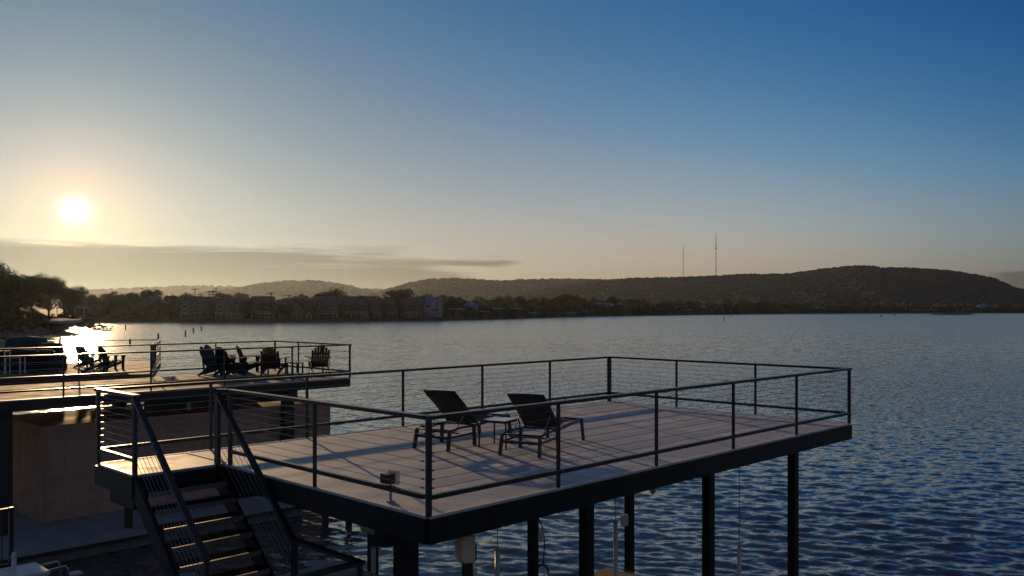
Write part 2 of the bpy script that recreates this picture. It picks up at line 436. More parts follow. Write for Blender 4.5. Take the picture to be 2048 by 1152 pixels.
# ------------------------------------------------------------------ water
def build_water():
    m = bpy.data.materials.new('lake_water'); m.use_nodes = True
    t = NT(m.node_tree); b = t.n['Principled BSDF']
    b.inputs['Base Color'].default_value = (0.07, 0.067, 0.058, 1)
    b.inputs['Roughness'].default_value = 0.06
    b.inputs['IOR'].default_value = 1.5
    g = t.new('ShaderNodeNewGeometry')
    sp = t.new('ShaderNodeSeparateXYZ'); t.l.new(g.outputs['Position'], sp.inputs[0])
    X, Y, Z = sp.outputs
    r = t.math('SQRT', t.math('ADD', t.math('MULTIPLY', X, X), t.math('MULTIPLY', Y, Y)))
    ca, sa = math.cos(0.25), math.sin(0.25)
    xr = t.math('ADD', t.math('MULTIPLY', X, ca), t.math('MULTIPLY', Y, sa))
    yr = t.math('SUBTRACT', t.math('MULTIPLY', Y, ca), t.math('MULTIPLY', X, sa))
    vec = t.comb(t.math('MULTIPLY', xr, 0.55), yr, 0.0)
    t.put(b.inputs['Roughness'], t.math('ADD', t.smooth(r, 18.0, 90.0, 0.06, 0.13), t.smooth(r, 60.0, 400.0, 0.0, 0.07)))
    n1 = t.noise(vec, 4.2, 3, 0.6)          # short chop
    vec2 = t.comb(t.math('MULTIPLY', xr, 0.5), yr, 7.0)
    n2 = t.noise(vec2, 1.3, 3, 0.6)        # wind waves, only where the mesh is too coarse to carry them
    n3 = t.noise(g.outputs['Position'], 0.012, 3, 0.5)
    far = t.smooth(r, 35.0, 160.0)
    gust = t.smooth(n3.outputs[0], 0.35, 0.65, 0.72, 1.15)
    # sheltered calmer strip along the far shore
    def slopes(nd):
        s3 = t.new('ShaderNodeSeparateColor'); t.l.new(nd.outputs['Color'], s3.inputs[0])
        return (t.math('SUBTRACT', s3.outputs[0], 0.5), t.math('SUBTRACT', s3.outputs[1], 0.5))
    a1, b1 = slopes(n1); a2, b2 = slopes(n2)
    k1 = t.math('MULTIPLY', gust, t.smooth(r, 30.0, 160.0, 0.80, 0.18))
    k2 = t.math('MULTIPLY', t.math('MULTIPLY', t.math('MULTIPLY', far, gust), t.smooth(r, 120.0, 500.0, 0.42, 0.12)), 1.0)
    sx = t.math('ADD', t.math('MULTIPLY', a1, t.math('MULTIPLY', k1, 1.2)), t.math('MULTIPLY', a2, t.math('MULTIPLY', k2, 1.6)))
    sy = t.math('ADD', t.math('MULTIPLY', b1, k1), t.math('MULTIPLY', b2, k2))
    nv = t.comb(sx, sy, 0.0)
    add = t.new('ShaderNodeVectorMath', operation='ADD')
    t.l.new(g.outputs['Normal'], add.inputs[0]); t.l.new(nv, add.inputs[1])
    nn = t.new('ShaderNodeVectorMath', operation='NORMALIZE'); t.l.new(add.outputs[0], nn.inputs[0])
    t.l.new(nn.outputs[0], b.inputs['Normal'])
    # mesh: polar sheet, fine in front of the docks
    th = np.concatenate([np.linspace(-math.pi, -R(36), 24)[:-1], np.linspace(-R(36), R(36), 1300), np.linspace(R(36), math.pi, 24)[1:]])
    rr = [2.0]
    while rr[-1] < 14000:
        q = rr[-1]
        rr.append(q + max(0.06, min(q * q / 6500.0, q * 0.12)))
    rr = np.array(rr)
    T, RR = np.meshgrid(th, rr)
    dr = np.gradient(rr)[:, None] * np.ones_like(T)
    X = RR * np.sin(T); Y = RR * np.cos(T)
    Zs = np.zeros_like(X)
    rs = np.random.RandomState(5)
    nc = 110
    lam = np.exp(rs.uniform(math.log(0.22), math.log(1.35), nc))
    wind = R(255)
    for i in range(nc):
        L = lam[i]
        d = wind + rs.normal(0, 0.45)
        k = 2 * math.pi / L
        slope = 0.0185 * (1.1 if 0.35 < L < 0.95 else 0.75)
        a = slope / k
        w = np.clip((L / (2.6 * np.maximum(dr, RR * 0.0013))) - 0.6, 0, 1)
        ph = k * (X * math.cos(d) + Y * math.sin(d)) + rs.uniform(0, 6.28)
        Zs += w * a * (np.sin(ph) + 0.25 * np.sin(2 * ph + 1.57))
    # slow amplitude patches
    patch = 0.8 + 0.35 * np.sin(X * 0.11 + 1.3) * np.sin(Y * 0.083 + 0.4) + 0.15 * np.sin(X * 0.31 + Y * 0.2)
    edge = np.clip((R(36) - np.abs(T)) / R(3), 0, 1)
    Zs *= patch * edge
    V = np.stack([X, Y, Zs], -1).reshape(-1, 3)
    nr_, nt_ = X.shape
    I = np.arange(nr_ * nt_).reshape(nr_, nt_)
    F = np.stack([I[:-1, :-1], I[:-1, 1:], I[1:, 1:], I[1:, :-1]], -1).reshape(-1, 4)
    F = F[:, ::-1]
    o = np_mesh('lake_water', V, F, m, smooth=True)
    c = MB().add([(0, 0, 0)] + [(2 * math.sin(a), 2 * math.cos(a), 0) for a in th[:-1]], [])
    tag(o, 'rippled blue grey lake water stretching from the docks to the far shore', 'water', kind='structure')
build_water()

# ------------------------------------------------------------------ land
def interp(x, pts):
    xs = [p[0] for p in pts]; ys = [p[1] for p in pts]
    return float(np.interp(x, xs, ys))

SHORE_Y = [(165.5, 643), (300, 643.5), (500, 644.5), (650, 643), (800, 641), (900, 640), (1000, 637.5), (1080, 635), (1150, 633),
           (1250, 631.5), (1400, 629.5), (1600, 627.5), (1800, 626.8), (2048, 626.3), (2500, 626)]
NEAR_Y = [(-700, 760), (-300, 720), (-60, 692), (0, 682), (40, 677), (75, 671), (100, 664), (125, 657), (145, 652), (160, 649), (165.4, 647.5)]
def shore_d(x):
    y = interp(x, NEAR_Y) if x < 165.45 else interp(x, SHORE_Y)
    return FPX * CAM_H / (y - HORIZ)

def land_h(x, s):
    """height of the ground s metres behind the waterline at picture column x"""
    if x < 165.45:
        return float(np.interp(s, [0, 3, 12, 40, 90, 400, 3000], [-0.3, 0.5, 1.6, 2.7, 3.0, 4.0, 12.0]))
    return float(np.interp(s, [0, 1.0, 30, 90, 400, 3000], [-0.4, 1.3, 2.2, 3.5, 6.0, 14.0]))

def ground_at(x, s):
    d = shore_d(x) + s
    return Vector(((x - 1024) / FPX * d, d, land_h(x, s)))

def build_land():
    cols = list(np.linspace(-700, 160, 60)) + [162, 164, 165.4, 165.5, 166, 168] + list(np.linspace(172, 2500, 150))
    ss = [-2, 0, 1, 2.5, 5, 9, 14, 22, 32, 48, 70, 100, 160, 260, 420, 800, 1600, 3200, 7000]
    vs = []; n = len(ss)
    for cx in cols:
        d0 = shore_d(cx)
        for s in ss:
            jit = (rnd.uniform(-1, 1) * min(1.5, 0.12 * max(s, 0)) if s > 1 else rnd.uniform(-0.6, 0.6))
            d = d0 + s + jit
            z = land_h(cx, max(s, 0)) + (rnd.uniform(-0.15, 0.15) if s > 2 else 0)
            if s < 0: z = -1.2
            vs.append(((cx - 1024) / FPX * d, d, z))
    fs = [(i * n + j, (i + 1) * n + j, (i + 1) * n + j + 1, i * n + j + 1) for i in range(len(cols) - 1) for j in range(n - 1)]
    o = MB().add(vs, fs).build('lakeside_ground', M['soil'], smooth=True)
    tag(o, 'low grassy ground along the lake shore', 'ground', kind='structure')
    # pale sandy strip under the big oak
    pts = [(58, 0), (75, 1.6), (95, 2.2), (120, 2.6), (140, 2.0), (158, 0.6)]
    vs = []; fs = []
    zz = 2.97
    for i, (x, w) in enumerate([(52, .2), (70, 1.5), (85, 2.2), (100, 3.0), (118, 3.3), (135, 2.4), (150, 1.2), (163, .2)]):
        yc = 637.5 + (x - 52) * 0.02
        a = px(x, yc + w * 1.0, zz); b = px(x, yc - w * 0.8, zz + 0.04)
        vs += [a, b, (a.x, a.y, zz - .6), (b.x, b.y, zz - .6)]
        if i:
            k = (i - 1) * 4
            fs += [(k, k + 4, k + 5, k + 1), (k, k + 2, k + 6, k + 4), (k + 1, k + 5, k + 7, k + 3)]
    o = MB().add(vs, fs).build('sandy_beach', M['sand'])
    tag(o, 'sunlit strip of pale sand at the foot of the shore oak', 'beach', kind='structure')
build_land()

def rocks():
    m = MB()
    for i in range(420):
        x = rnd.uniform(-40, 168)
        s = rnd.uniform(-3, 9) * (1.3 if x < 60 else 0.8)
        p = ground_at(x, max(s, 0.0)); p.y += min(s, 0); r = rnd.uniform(0.25, 0.95)
        if s < 0: p.z = rnd.uniform(-0.2, 0.1)
        vs = []
        for v in ((1, 0, 0), (-1, 0, 0), (0, 1, 0), (0, -1, 0), (0, 0, 1), (0, 0, -1), (.7, .7, .5), (-.7, .6, .5), (.6, -.7, .4), (-.6, -.7, .5)):
            vs.append(p + Vector(v) * r * rnd.uniform(0.6, 1.1))
        m.add(vs, [(0, 6, 4), (6, 2, 4), (2, 7, 4), (7, 1, 4), (1, 9, 4), (9, 3, 4), (3, 8, 4), (8, 0, 4), (0, 2, 6), (2, 1, 7), (1, 3, 9), (3, 0, 8), (0, 5, 2), (2, 5, 1), (1, 5, 3), (3, 5, 0)])
    tag(m.build('rocks', M['rock']), 'tumbled dark rocks along the left waterline', 'rocks', kind='stuff')
rocks()

# hills: ridge profiles read as picture columns, each with its own distance
HILLS = [
    ('far_hill', 'pale hazy far hill low on the left horizon', 6200, 1500,
     [(60, 590), (150, 581), (250, 576), (330, 572.5), (400, 571), (470, 573), (540, 578), (640, 584), (760, 590)], 900, 16),
    ('far_ridge', 'small pale notch hill between the two rounded hills', 5600, 1200,
     [(640, 590), (700, 579), (750, 577), (790, 579), (850, 588), (900, 596)], 500, 14),
    ('rounded_hill', 'rounded hazy wooded hill behind the lakeside houses', 4200, 1300,
     [(330, 596), (430, 583), (480, 576), (520, 567.5), (570, 562), (620, 561), (660, 565), (700, 572), (740, 582), (790, 590), (850, 600)], 2600, 13),
    ('long_hill', 'long hazy wooded ridge in the middle distance', 3200, 1200,
     [(700, 600), (745, 589), (780, 578), (820, 566), (860, 559), (900, 557), (950, 559), (1000, 563), (1040, 560), (1100, 558.5), (1160, 559), (1250, 561), (1400, 570), (1500, 585)], 3600, 11),
    ('tower_hill', 'dark wooded hill on the right under the two masts', 2300, 1000,
     [(860, 612), (960, 600), (1080, 580), (1180, 565), (1260, 557), (1366, 555.5), (1432, 552), (1500, 549), (1580, 548), (1640, 539), (1690, 534),
      (1715, 532), (1752, 533.5), (1758, 537.5), (1800, 536), (1850, 538), (1900, 542), (1950, 550), (1990, 558), (2012, 569), (2030, 577), (2060, 580), (2120, 585), (2300, 600)], 9000, 7.5),
]
def hills():
    for name, label, D, run, ridge, ncl, cs in HILLS:
        x0, x1 = ridge[0][0], ridge[-1][0]
        cols = np.linspace(x0, x1, 130)
        prof = [(-1.0, 0.0), (-0.8, 0.10), (-0.6, 0.28), (-0.4, 0.50), (-0.22, 0.74), (-0.1, 0.92), (0.0, 1.0), (0.15, 0.9), (0.5, 0.45), (1.0, 0.0)]
        vs = []; n = len(prof)
        hs = []
        for cx in cols:
            y = interp(cx, ridge)
            h = CAM_H + (HORIZ - y) / FPX * D - cs * 0.45
            hs.append(h)
            for s, f in prof:
                d = D + s * run
                z = 5 + (h - 5) * f if s != 0 else h
                z += math.sin(cx * 0.05 + s * 7) * 0.02 * h * (1 - abs(f)) * 2
                vs.append(((cx - 1024) / FPX * d, d, z if f > 0 else -2))
        fs = [(i * n + j, (i + 1) * n + j, (i + 1) * n + j + 1, i * n + j + 1) for i in range(len(cols) - 1) for j in range(n - 1)]
        tag(MB().add(vs, fs).build(name, M['hillside'], smooth=True), label, 'hill', kind='structure')
        # woodland on the visible flank: bumpy crowns, one mass
        oct_ = np.array([(1, 0, 0), (-1, 0, 0), (0, 1, 0), (0, -1, 0), (0, 0, 1), (0, 0, -0.6), (.62, .62, .55), (-.62, .62, .55), (.62, -.62, .55), (-.62, -.62, .55)])
        tri = np.array([(0, 6, 4), (6, 2, 4), (2, 7, 4), (7, 1, 4), (1, 9, 4), (9, 3, 4), (3, 8, 4), (8, 0, 4), (0, 2, 6), (2, 1, 7), (1, 3, 9), (3, 0, 8)])
        Vs = []; Fs = []
        for i in range(ncl):
            cx = nrs.uniform(x0 + 8, x1 - 8)
            s = -abs(nrs.normal(0, 0.42)) if i % 4 else nrs.uniform(-0.04, 0.02)
            if s < -0.97: s = nrs.uniform(-.9, 0)
            f = float(np.interp(s, [p[0] for p in prof], [p[1] for p in prof]))
            h = CAM_H + (HORIZ - interp(cx, ridge)) / FPX * D - cs * 0.45
            d = D + s * run
            z = 5 + (h - 5) * f + math.sin(cx * 0.05 + s * 7) * 0.02 * h * (1 - abs(f)) * 2
            size = cs * (nrs.uniform(0.45, 1.0) if i % 4 else nrs.choice([0.5, 0.6, 0.8, 1.15]))
            c = np.array([(cx - 1024) / FPX * d, d, z + size * 0.12])
            V = oct_ * size * nrs.uniform(0.6, 1.1, (10, 1)) * np.array([1.25, 1.25, 0.72])
            Fs.append(tri + 10 * len(Vs)); Vs.append(V + c)
        o = np_mesh(name + '_woodland', np.concatenate(Vs), np.concatenate(Fs), M['wood_hill'], smooth=False)
        tag(o, 'scrubby oak woodland covering the ' + label, 'woodland', kind='stuff')
hills()

# ------------------------------------------------------------------ trees
def crown_mesh(seed, nleaf, leaf, lobes, aspect, zlo=0.34):
    """leaf clumps in an uneven crown of unit height ~1 (z 0..1), radius ~0.55*aspect"""
    rs = np.random.RandomState(seed)
    cents = []
    for i in range(lobes):
        a = rs.uniform(0, 2 * math.pi); r = rs.uniform(0.1, 0.42) * aspect
        z = rs.uniform(zlo, 0.86)
        rad = rs.uniform(0.13, 0.24) * (1.1 - 0.3 * abs(z - 0.6))
        cents.append((r * math.cos(a) * (1.25 - z * 0.55), r * math.sin(a) * (1.25 - z * 0.55), z, rad))
    cents.append((0, 0, 0.62, 0.27)); cents.append((0.03, 0.02, 0.82, 0.17))
    cents = np.array(cents)
    w = cents[:, 3] ** 2; w /= w.sum()
    idx = rs.choice(len(cents), nleaf, p=w)
    dirs = rs.normal(size=(nleaf, 3)); dirs /= np.linalg.norm(dirs, axis=1)[:, None]
    rad = rs.uniform(0.25, 1.0, nleaf) ** 0.45
    P = cents[idx, :3] + dirs * (cents[idx, 3] * rad)[:, None] * np.array([1.1, 1.1, 0.85])
    n = dirs + rs.normal(0, 0.6, (nleaf, 3)); n /= np.linalg.norm(n, axis=1)[:, None]
    a = np.cross(n, rs.normal(size=(nleaf, 3))); a /= np.linalg.norm(a, axis=1)[:, None]
    b = np.cross(n, a)
    sz = leaf * rs.uniform(0.6, 1.3, nleaf)[:, None]
    V = np.stack([P + a * sz, P + b * sz * 0.8, P - a * sz * rs.uniform(.6, 1.1, (nleaf, 1)), P - b * sz * 0.8], 1).reshape(-1, 3)
    F = np.arange(nleaf * 4).reshape(-1, 4)
    return V, F, cents

TREE_KINDS = []
def make_tree_kind(seed, nleaf, leaf, lobes, aspect, matk, trunk_h=0.45, trunk_r=0.03, zlo=0.34):
    V, F, cents = crown_mesh(seed, nleaf, leaf, lobes, aspect, zlo)
    me = bpy.data.meshes.new('crown')
    me.from_pydata(V.tolist(), [], F.tolist()); me.materials.append(M[matk])
    t = MB()
    t.tube([(0, 0, -0.05), (0.01, 0, trunk_h * 0.5), (0, 0.01, trunk_h), (0.02, 0.0, 0.72)], trunk_r, 7, r1=trunk_r * 0.3)
    for c in cents[:6]:
        z0 = trunk_h * 0.55
        t.tube([(0, 0, z0), (c[0] * 0.5, c[1] * 0.5, (z0 + c[2]) * 0.5 + 0.03), (c[0], c[1], c[2])], trunk_r * 0.5, 5, r1=trunk_r * 0.12)
    mt = bpy.data.meshes.new('trunk'); mt.from_pydata(t.v, [], t.f); mt.materials.append(M['bark'])
    TREE_KINDS.append((me, mt))
    return len(TREE_KINDS) - 1

FAR_K = [make_tree_kind(100 + i, 1500, 0.040, 9 + i % 4, [1.0, 1.25, 0.85, 1.1, 1.35, 0.95, 0.75, 1.15][i], ['leaf', 'leaf2', 'leaf3', 'leaf', 'leaf2', 'leaf', 'leaf2', 'leaf3'][i], 0.3, 0.022, 0.16) for i in range(8)]
OAK_K = [make_tree_kind(301, 15000, 0.0150, 26, 1.5, 'leaf2', 0.30, 0.030), make_tree_kind(302, 15000, 0.0150, 24, 1.1, 'leaf2', 0.32, 0.03),
         make_tree_kind(303, 8000, 0.019, 16, 1.0, 'leaf', 0.3, 0.026)]
SPARSE_K = make_tree_kind(404, 380, 0.030, 12, 1.3, 'leaf2', 0.45, 0.02)

def tree(name, kind, loc, h, label, group=None, rz=None, wide=1.0, cat='tree'):
    t = empty(name, loc, rnd.uniform(0, 6.28) if rz is None else rz, label, cat, group)
    t.scale = (h * wide, h * wide, h)
    for nm, me in zip(('crown', 'trunk'), TREE_KINDS[kind]):
        o = bpy.data.objects.new(nm, me); C.objects.link(o); o.parent = t
    return t

def top_h(x, y_top, s):
    """height a tree needs to reach picture height y_top when it stands s metres behind the waterline at column x"""
    g = ground_at(x, s)
    return g, max(2.0, CAM_H + (HORIZ - y_top) / FPX * g.y - g.z)

# near left oaks
for x, s, yt, k, wd, lab in ((97, 60, 551, 0, 1.12, 'broad dark oak standing over the pale sand on the left shore'),
                             (-8, 60, 522, 1, 0.95, 'tall oak cut by the left edge of the picture'),
                             (36, 85, 563, 2, 0.9, 'smaller oak in the gap between the two big shore oaks'),
                             (62, 75, 549, 2, 0.8, 'upright oak touching the left side of the broad shore oak'),
                             (136, 75, 575, 2, 0.75, 'low oak at the right end of the left shore clump'),
                             (14, 30, 585, 2, 0.9, 'bushy low tree beneath the tall edge oak')):
    g, h = top_h(x, yt, s)
    tree('oak_tree', OAK_K[k], g, h, lab, 'oaks on the left shore', wide=wd)
for i, (x, s, yt) in enumerate(((8, 14, 612), (45, 16, 615), (72, 18, 618), (150, 12, 630))):
    g, h = top_h(x, yt, s)
    tree('shrub', FAR_K[i], g, h, ['rounded shrub on the bank below the tall edge oak', 'dark shrub on the bank left of the broad oak trunk', 'shrub close beside the broad oak trunk',
         'little shrub at the water end of the left bank'][i], 'bank shrubs', wide=1.5, cat='shrub')

# skyline of the far shore trees read column by column
SKYL = [(165, 586), (185, 582), (205, 581), (225, 579), (240, 585), (262, 587), (280, 584), (297, 577), (312, 583), (330, 588), (352, 584), (372, 588), (415, 594), (440, 588), (468, 584),
        (482, 581), (500, 592), (560, 597), (588, 590), (602, 588), (622, 587), (645, 585), (676, 574), (708, 590), (735, 588), (762, 592), (795, 579), (822, 583), (842, 590),
        (862, 583), (895, 588), (915, 592), (935, 588), (955, 587), (980, 592), (1000, 590), (1020, 589), (1045, 592), (1072, 590), (1095, 592), (1125, 587), (1160, 589), (1185, 594), (1222, 590),
        (1250, 593), (1290, 596), (1335, 597), (1370, 600), (1395, 600), (1430, 597), (1465, 592), (1490, 596), (1530, 599), (1580, 600), (1640, 602), (1700, 604), (1760, 603), (1810, 609), (1900, 611), (2048, 612)]
zone_lab = [(360, 'leafy tree in the hazy wood left of the lakeside houses', 'trees left of the lakeside houses'),
            (900, 'leafy tree rising behind the row of lakeside houses', 'trees behind the lakeside houses'),
            (1300, 'rounded tree on the shore between the white gabled house and the masts', 'shore trees in the middle'),
            (1700, 'dark tree on the far shore below the masts', 'shore trees below the masts'),
            (9999, 'low tree on the far right shore under the dark hill', 'shore trees on the far right')]
x = 166.0; i = 0
while x < 2075:
    D = shore_d(x)
    for row, (s, dy) in enumerate(((22, 9), (55, 2), (110, 0))):
        if row == 2 and i % 2: continue
        xx = x + rnd.uniform(-8, 8) + row * 5
        yt = interp(xx, SKYL) + dy + rnd.uniform(-2.5, 5.5)
        s2 = s * (1 if D < 600 else D / 600) + rnd.uniform(-6, 6)
        if row == 0 and 345 < xx < 900: continue     # the houses stand here
        if row == 0: yt = max(yt, 598 + rnd.uniform(0, 12))
        g, h = top_h(xx, yt, s2)
        lab, grp = next((l, gr) for lim, l, gr in zone_lab if xx < lim)
        t = tree('tree', rnd.choice(FAR_K), g, h, lab, grp, wide=rnd.uniform(0.95, 1.35) * min(2.2, max(1.0, 32 * D / FPX / h)))
    x += rnd.uniform(15, 24); i += 1
# thick undergrowth between the trunks
def undergrowth(name, x0, x1, n, smin, smax, hmin, hmax, label, mk='leaf2'):
    xs = nrs.uniform(x0, x1, n)
    Vs = []; Fs = []
    for i_, cx in enumerate(xs):
        D = shore_d(cx); sc_ = max(1.0, D / 500)
        if 345 < cx < 900 and nrs.rand() < 0.6: continue
        g = ground_at(cx, nrs.uniform(smin, smax) * sc_)
        h = nrs.uniform(hmin, hmax) * sc_ ** 0.6
        k = 26
        P = nrs.normal(0, 1, (k, 3)) * np.array([h * 0.8, h * 0.6, h * 0.32]) + np.array([g.x, g.y, g.z + h * 0.45])
        P[:, 2] = np.maximum(P[:, 2], g.z)
        a = nrs.normal(0, 1, (k, 3)); b = nrs.normal(0, 1, (k, 3))
        sz = 0.22 * h
        V = np.stack([P + a * sz, P + b * sz, P - a * sz, P - b * sz], 1).reshape(-1, 3)
        Fs.append(np.arange(k * 4).reshape(-1, 4) + sum(len(v) for v in Vs[:0]) + len(Vs) * k * 4); Vs.append(V)
    o = np_mesh(name, np.concatenate(Vs), np.concatenate(Fs), M[mk])
    tag(o, label, 'undergrowth', kind='stuff')
undergrowth('undergrowth', 166, 1000, 700, 6, 50, 2.0, 5.0, 'dark brush filling the gaps between the trees and houses on the far shore')
undergrowth('shore_brush', 1000, 2070, 1500, 3, 60, 2.0, 4.6, 'dark brush along the distant right shore')
undergrowth('bank_brush', -60, 150, 130, 4, 40, 0.6, 1.6, 'brush on the left bank under the oaks')

# the ones one can single out
for xx, yt, lab, k in ((676, 573, 'sparse crowned tree standing highest above the lakeside roofs', SPARSE_K), (297, 576, 'tall tufted tree sticking out of the hazy wood on the left', SPARSE_K),
                       (797, 578, 'full round tree above the roofs left of the white gabled house', FAR_K[1]), (918, 592, 'dark bushy tree just right of the white gabled house', FAR_K[4]),
                       (1127, 586, 'tallest round tree on the middle shore', FAR_K[3]), (1164, 589, 'pale green tree left of the two pale shore houses', FAR_K[2]),
                       (472, 583, 'feathery tree between the second and third lakeside house', SPARSE_K)):
    g, h = top_h(xx, yt, 58)
    tree('tree', k, g, h, lab, wide=1.1)

# ------------------------------------------------------------------ lakeside houses
def house(x0, x1, y_top, wallm, roofm, label, storeys=3, gables=(), s=6.0, depth=12, chimney=False, balcony=True, hip=False, hfac=0.72, arches=False):
    xc = (x0 + x1) / 2
    g = ground_at(xc, s); d = g.y
    w = (x1 - x0) / FPX * d
    top = CAM_H + (HORIZ - y_top) / FPX * d
    H = top - g.z
    eave = H * hfac * 0.9
    if gables: gables = tuple((a_, b_ * 1.35) for a_, b_ in gables)
    if len(gables) == 1 and w > 9: gables = gables + ((-0.62 if gables[0][0] > -0.1 else 0.55, w * 0.30),)
    az = math.atan2(g.x, g.y)
    e = empty('house', g, -az * 0.6 + rnd.uniform(-0.06, 0.06), label, 'house', 'houses along the far shore')
    h2 = w / 2
    b = MB().box(-h2, h2, 0, depth, -2.0, eave)
    for gx, gw in gables:
        cx = gx * h2; gh = min(H - eave, gw * 0.6) * 0.92
        b.prism([(cx - gw / 2, eave), (cx + gw / 2, eave), (cx, eave + gh)], 'y', -1.2, 0.0)
        b.box(cx - gw / 2, cx + gw / 2, -1.2, 0.0, -2.0, eave)
    b.build('wall', wallm, e)
    r = MB()
    ov = 0.5
    if hip:
        i = min(h2 * 0.75, depth * 0.5)
        r.add([(-h2 - ov, -ov, eave), (h2 + ov, -ov, eave), (h2 + ov, depth + ov, eave), (-h2 - ov, depth + ov, eave), (-h2 + i, depth / 2, H), (h2 - i, depth / 2, H)],
              [(0, 1, 5, 4), (1, 2, 5), (2, 3, 4, 5), (3, 0, 4), (3, 2, 1, 0)])
    else:
        r.prism([(-ov, eave - 0.05), (depth + ov, eave - 0.05), (depth / 2, H)], 'x', -h2 - ov, h2 + ov)
    for gx, gw in gables:
        cx = gx * h2; gh = min(H - eave, gw * 0.6)
        a = gw / 2 + 0.35
        for sg in (-1, 1):
            r.add([(cx, -1.5, eave + gh + 0.2), (cx + sg * a, -1.5, eave - 0.15), (cx + sg * a, depth * 0.45, eave - 0.15), (cx, depth * 0.45, eave + gh + 0.2),
                   (cx, -1.5, eave + gh - 0.05), (cx + sg * a, -1.5, eave - 0.4), (cx + sg * a, depth * 0.45, eave - 0.4), (cx, depth * 0.45, eave + gh - 0.05)],
                  [(0, 1, 2, 3), (4, 5, 6, 7), (0, 1, 5, 4), (1, 2, 6, 5), (2, 3, 7, 6), (3, 0, 4, 7)])
    ro = r.build('roof', roofm, e)
    if chimney:
        cx = h2 * 0.45
        MB().box(cx - 0.5, cx + 0.5, depth * .4, depth * .4 + 1.0, eave, H + 1.0).build('chimney', wallm, ro)
    sh = eave / storeys
    nb = max(2, int(w / 3.6))
    for st in range(storeys):
        z0 = st * sh + sh * 0.28; z1 = st * sh + sh * 0.82
        for k in range(nb):
            cx = -h2 + w * (k + 0.5) / nb
            ww = w / nb * rnd.choice((0.32, 0.42, 0.55))
            y0 = -1.2 if any(abs(cx - gx * h2) < gw / 2 - 0.3 for gx, gw in gables) else 0.0
            if any(abs(abs(cx - gx * h2) - gw / 2) < ww / 2 + 0.15 for gx, gw in gables): continue
            if arches and st == 0:
                q = [(cx - ww, 0.0), (cx + ww, 0.0), (cx + ww, z1 * 0.75)] + [(cx + ww * math.cos(a), z1 * 0.75 + ww * 0.5 * math.sin(a)) for a in (0.5, 1.1, 1.57, 2.1, 2.7)] + [(cx - ww, z1 * 0.75)]
                MB().prism(q, 'y', y0 - 0.06, y0 - 0.003).build('archway', M['glass'], e)
                continue
            f = MB().box(cx - ww / 2 - .12, cx + ww / 2 + .12, y0 - 0.07, y0 - 0.003, z0 - .12, z1 + .12).build('window', M['trim'], e)
            MB().box(cx - ww / 2, cx + ww / 2, y0 - 0.1, y0 - 0.073, z0, z1).build('pane', M['glass'], f)
    for gx, gw in gables:
        cx = gx * h2
        f = MB().box(cx - .55, cx + .55, -1.27, -1.203, eave + .1, eave + 1.5).build('window', M['trim'], e)
        MB().box(cx - .43, cx + .43, -1.3, -1.273, eave + .22, eave + 1.38).build('pane', M['glass'], f)
    if balcony:
        for st in range(1, storeys):
            a0 = -h2 * 0.9 if st % 2 else -h2 * 0.2; a1 = h2 * 0.9
            q = MB().box(a0, a1, -2.9, -1.3, st * sh - 0.15, st * sh + 0.02)
            n = int((a1 - a0) / 2.5) + 1
            for k in range(n + 1):
                xx_ = a0 + 0.1 + (a1 - a0 - 0.2) * k / n
                q.box(xx_ - .08, xx_ + .08, -2.86, -2.7, st * sh - sh + 0.1, st * sh - 0.16)
            q.box(a0, a1, -2.9, -2.84, st * sh + 0.85, st * sh + 0.95)
            for k in range(int((a1 - a0) / 0.5)):
                q.box(a0 + k * .5, a0 + k * .5 + .06, -2.89, -2.85, st * sh + .023, st * sh + .848)
            q.build('balcony', M['trim'] if st % 2 else wallm, e)
    return e

wt, wp, ww_, wb, wr, wbl, wg, wgn = (M['wall_' + k] for k in ('tan', 'pale', 'white', 'brown', 'rust', 'blue', 'grey', 'green'))
rs_, rb, rp, rbl, rd = (M['roof_' + k] for k in ('slate', 'brown', 'pale', 'blue', 'dark'))
house(276, 332, 591, wb, rb, 'wide hip roofed brown house set back in the hazy wood', 2, (), 30, 16, hip=True, balcony=False, hfac=0.6)
house(362, 424, 593, wp, rd, 'pale three storey house with a steep central gable, leftmost of the lakeside row', 3, ((0.25, 6.5),), 6, 12)
house(431, 489, 595, wt, rs_, 'cream house with stacked porches beside the feathery tree', 3, ((-0.45, 5.0),), 6, 12, arches=True)
house(503, 543, 592, wb, rd, 'dark boxy house with a straight ridge and plain upper wall', 3, (), 6, 11, hfac=0.84)
house(545, 562, 603, wr, rb, 'narrow low reddish house squeezed right of the dark boxy one', 2, (), 9, 9, balcony=False, hip=True)
house(564, 626, 597, wb, rd, 'long dark brown house with arches on the ground floor', 3, ((-0.1, 6.0),), 6, 12, arches=True, hfac=0.66)
house(628, 678, 592, wgn, rs_, 'greenish grey house with a dormered slate roof below the sparse tree', 3, ((0.45, 5.0),), 6, 12, chimney=True)
house(681, 736, 592, wr, rs_, 'reddish house with a gable at its right end', 3, ((0.5, 5.5),), 6, 12, arches=True)
house(738, 766, 597, wt, rs_, 'narrow tan house between the reddish and the grey ones', 3, ((0.0, 4.2),), 7, 11)
house(768, 797, 597, wg, rb, 'narrow grey house under the full round tree', 3, (), 7, 11, hip=True)
house(800, 846, 594, wt, rb, 'tan house with brown roof joined to the white gabled one', 3, ((-0.35, 5.0),), 6, 12, chimney=True)
house(848, 882, 594, ww_, rbl, 'bright white gabled house with a pale blue roof, rightmost of the tall row', 3, ((0.5, 4.6),), 5, 12)
house(924, 956, 603, wbl, rbl, 'small blue house with a blue pyramid roof behind the flat boathouse', 2, (), 12, 12, hip=True)
house(1192, 1222, 605, wbl, rbl, 'pale blue two storey house on the middle shore', 2, ((0.0, 8.0),), 22, 14)
house(1226, 1252, 607, wp, rs_, 'cream house just right of the pale blue middle shore house', 2, ((0.3, 7.0),), 22, 14)
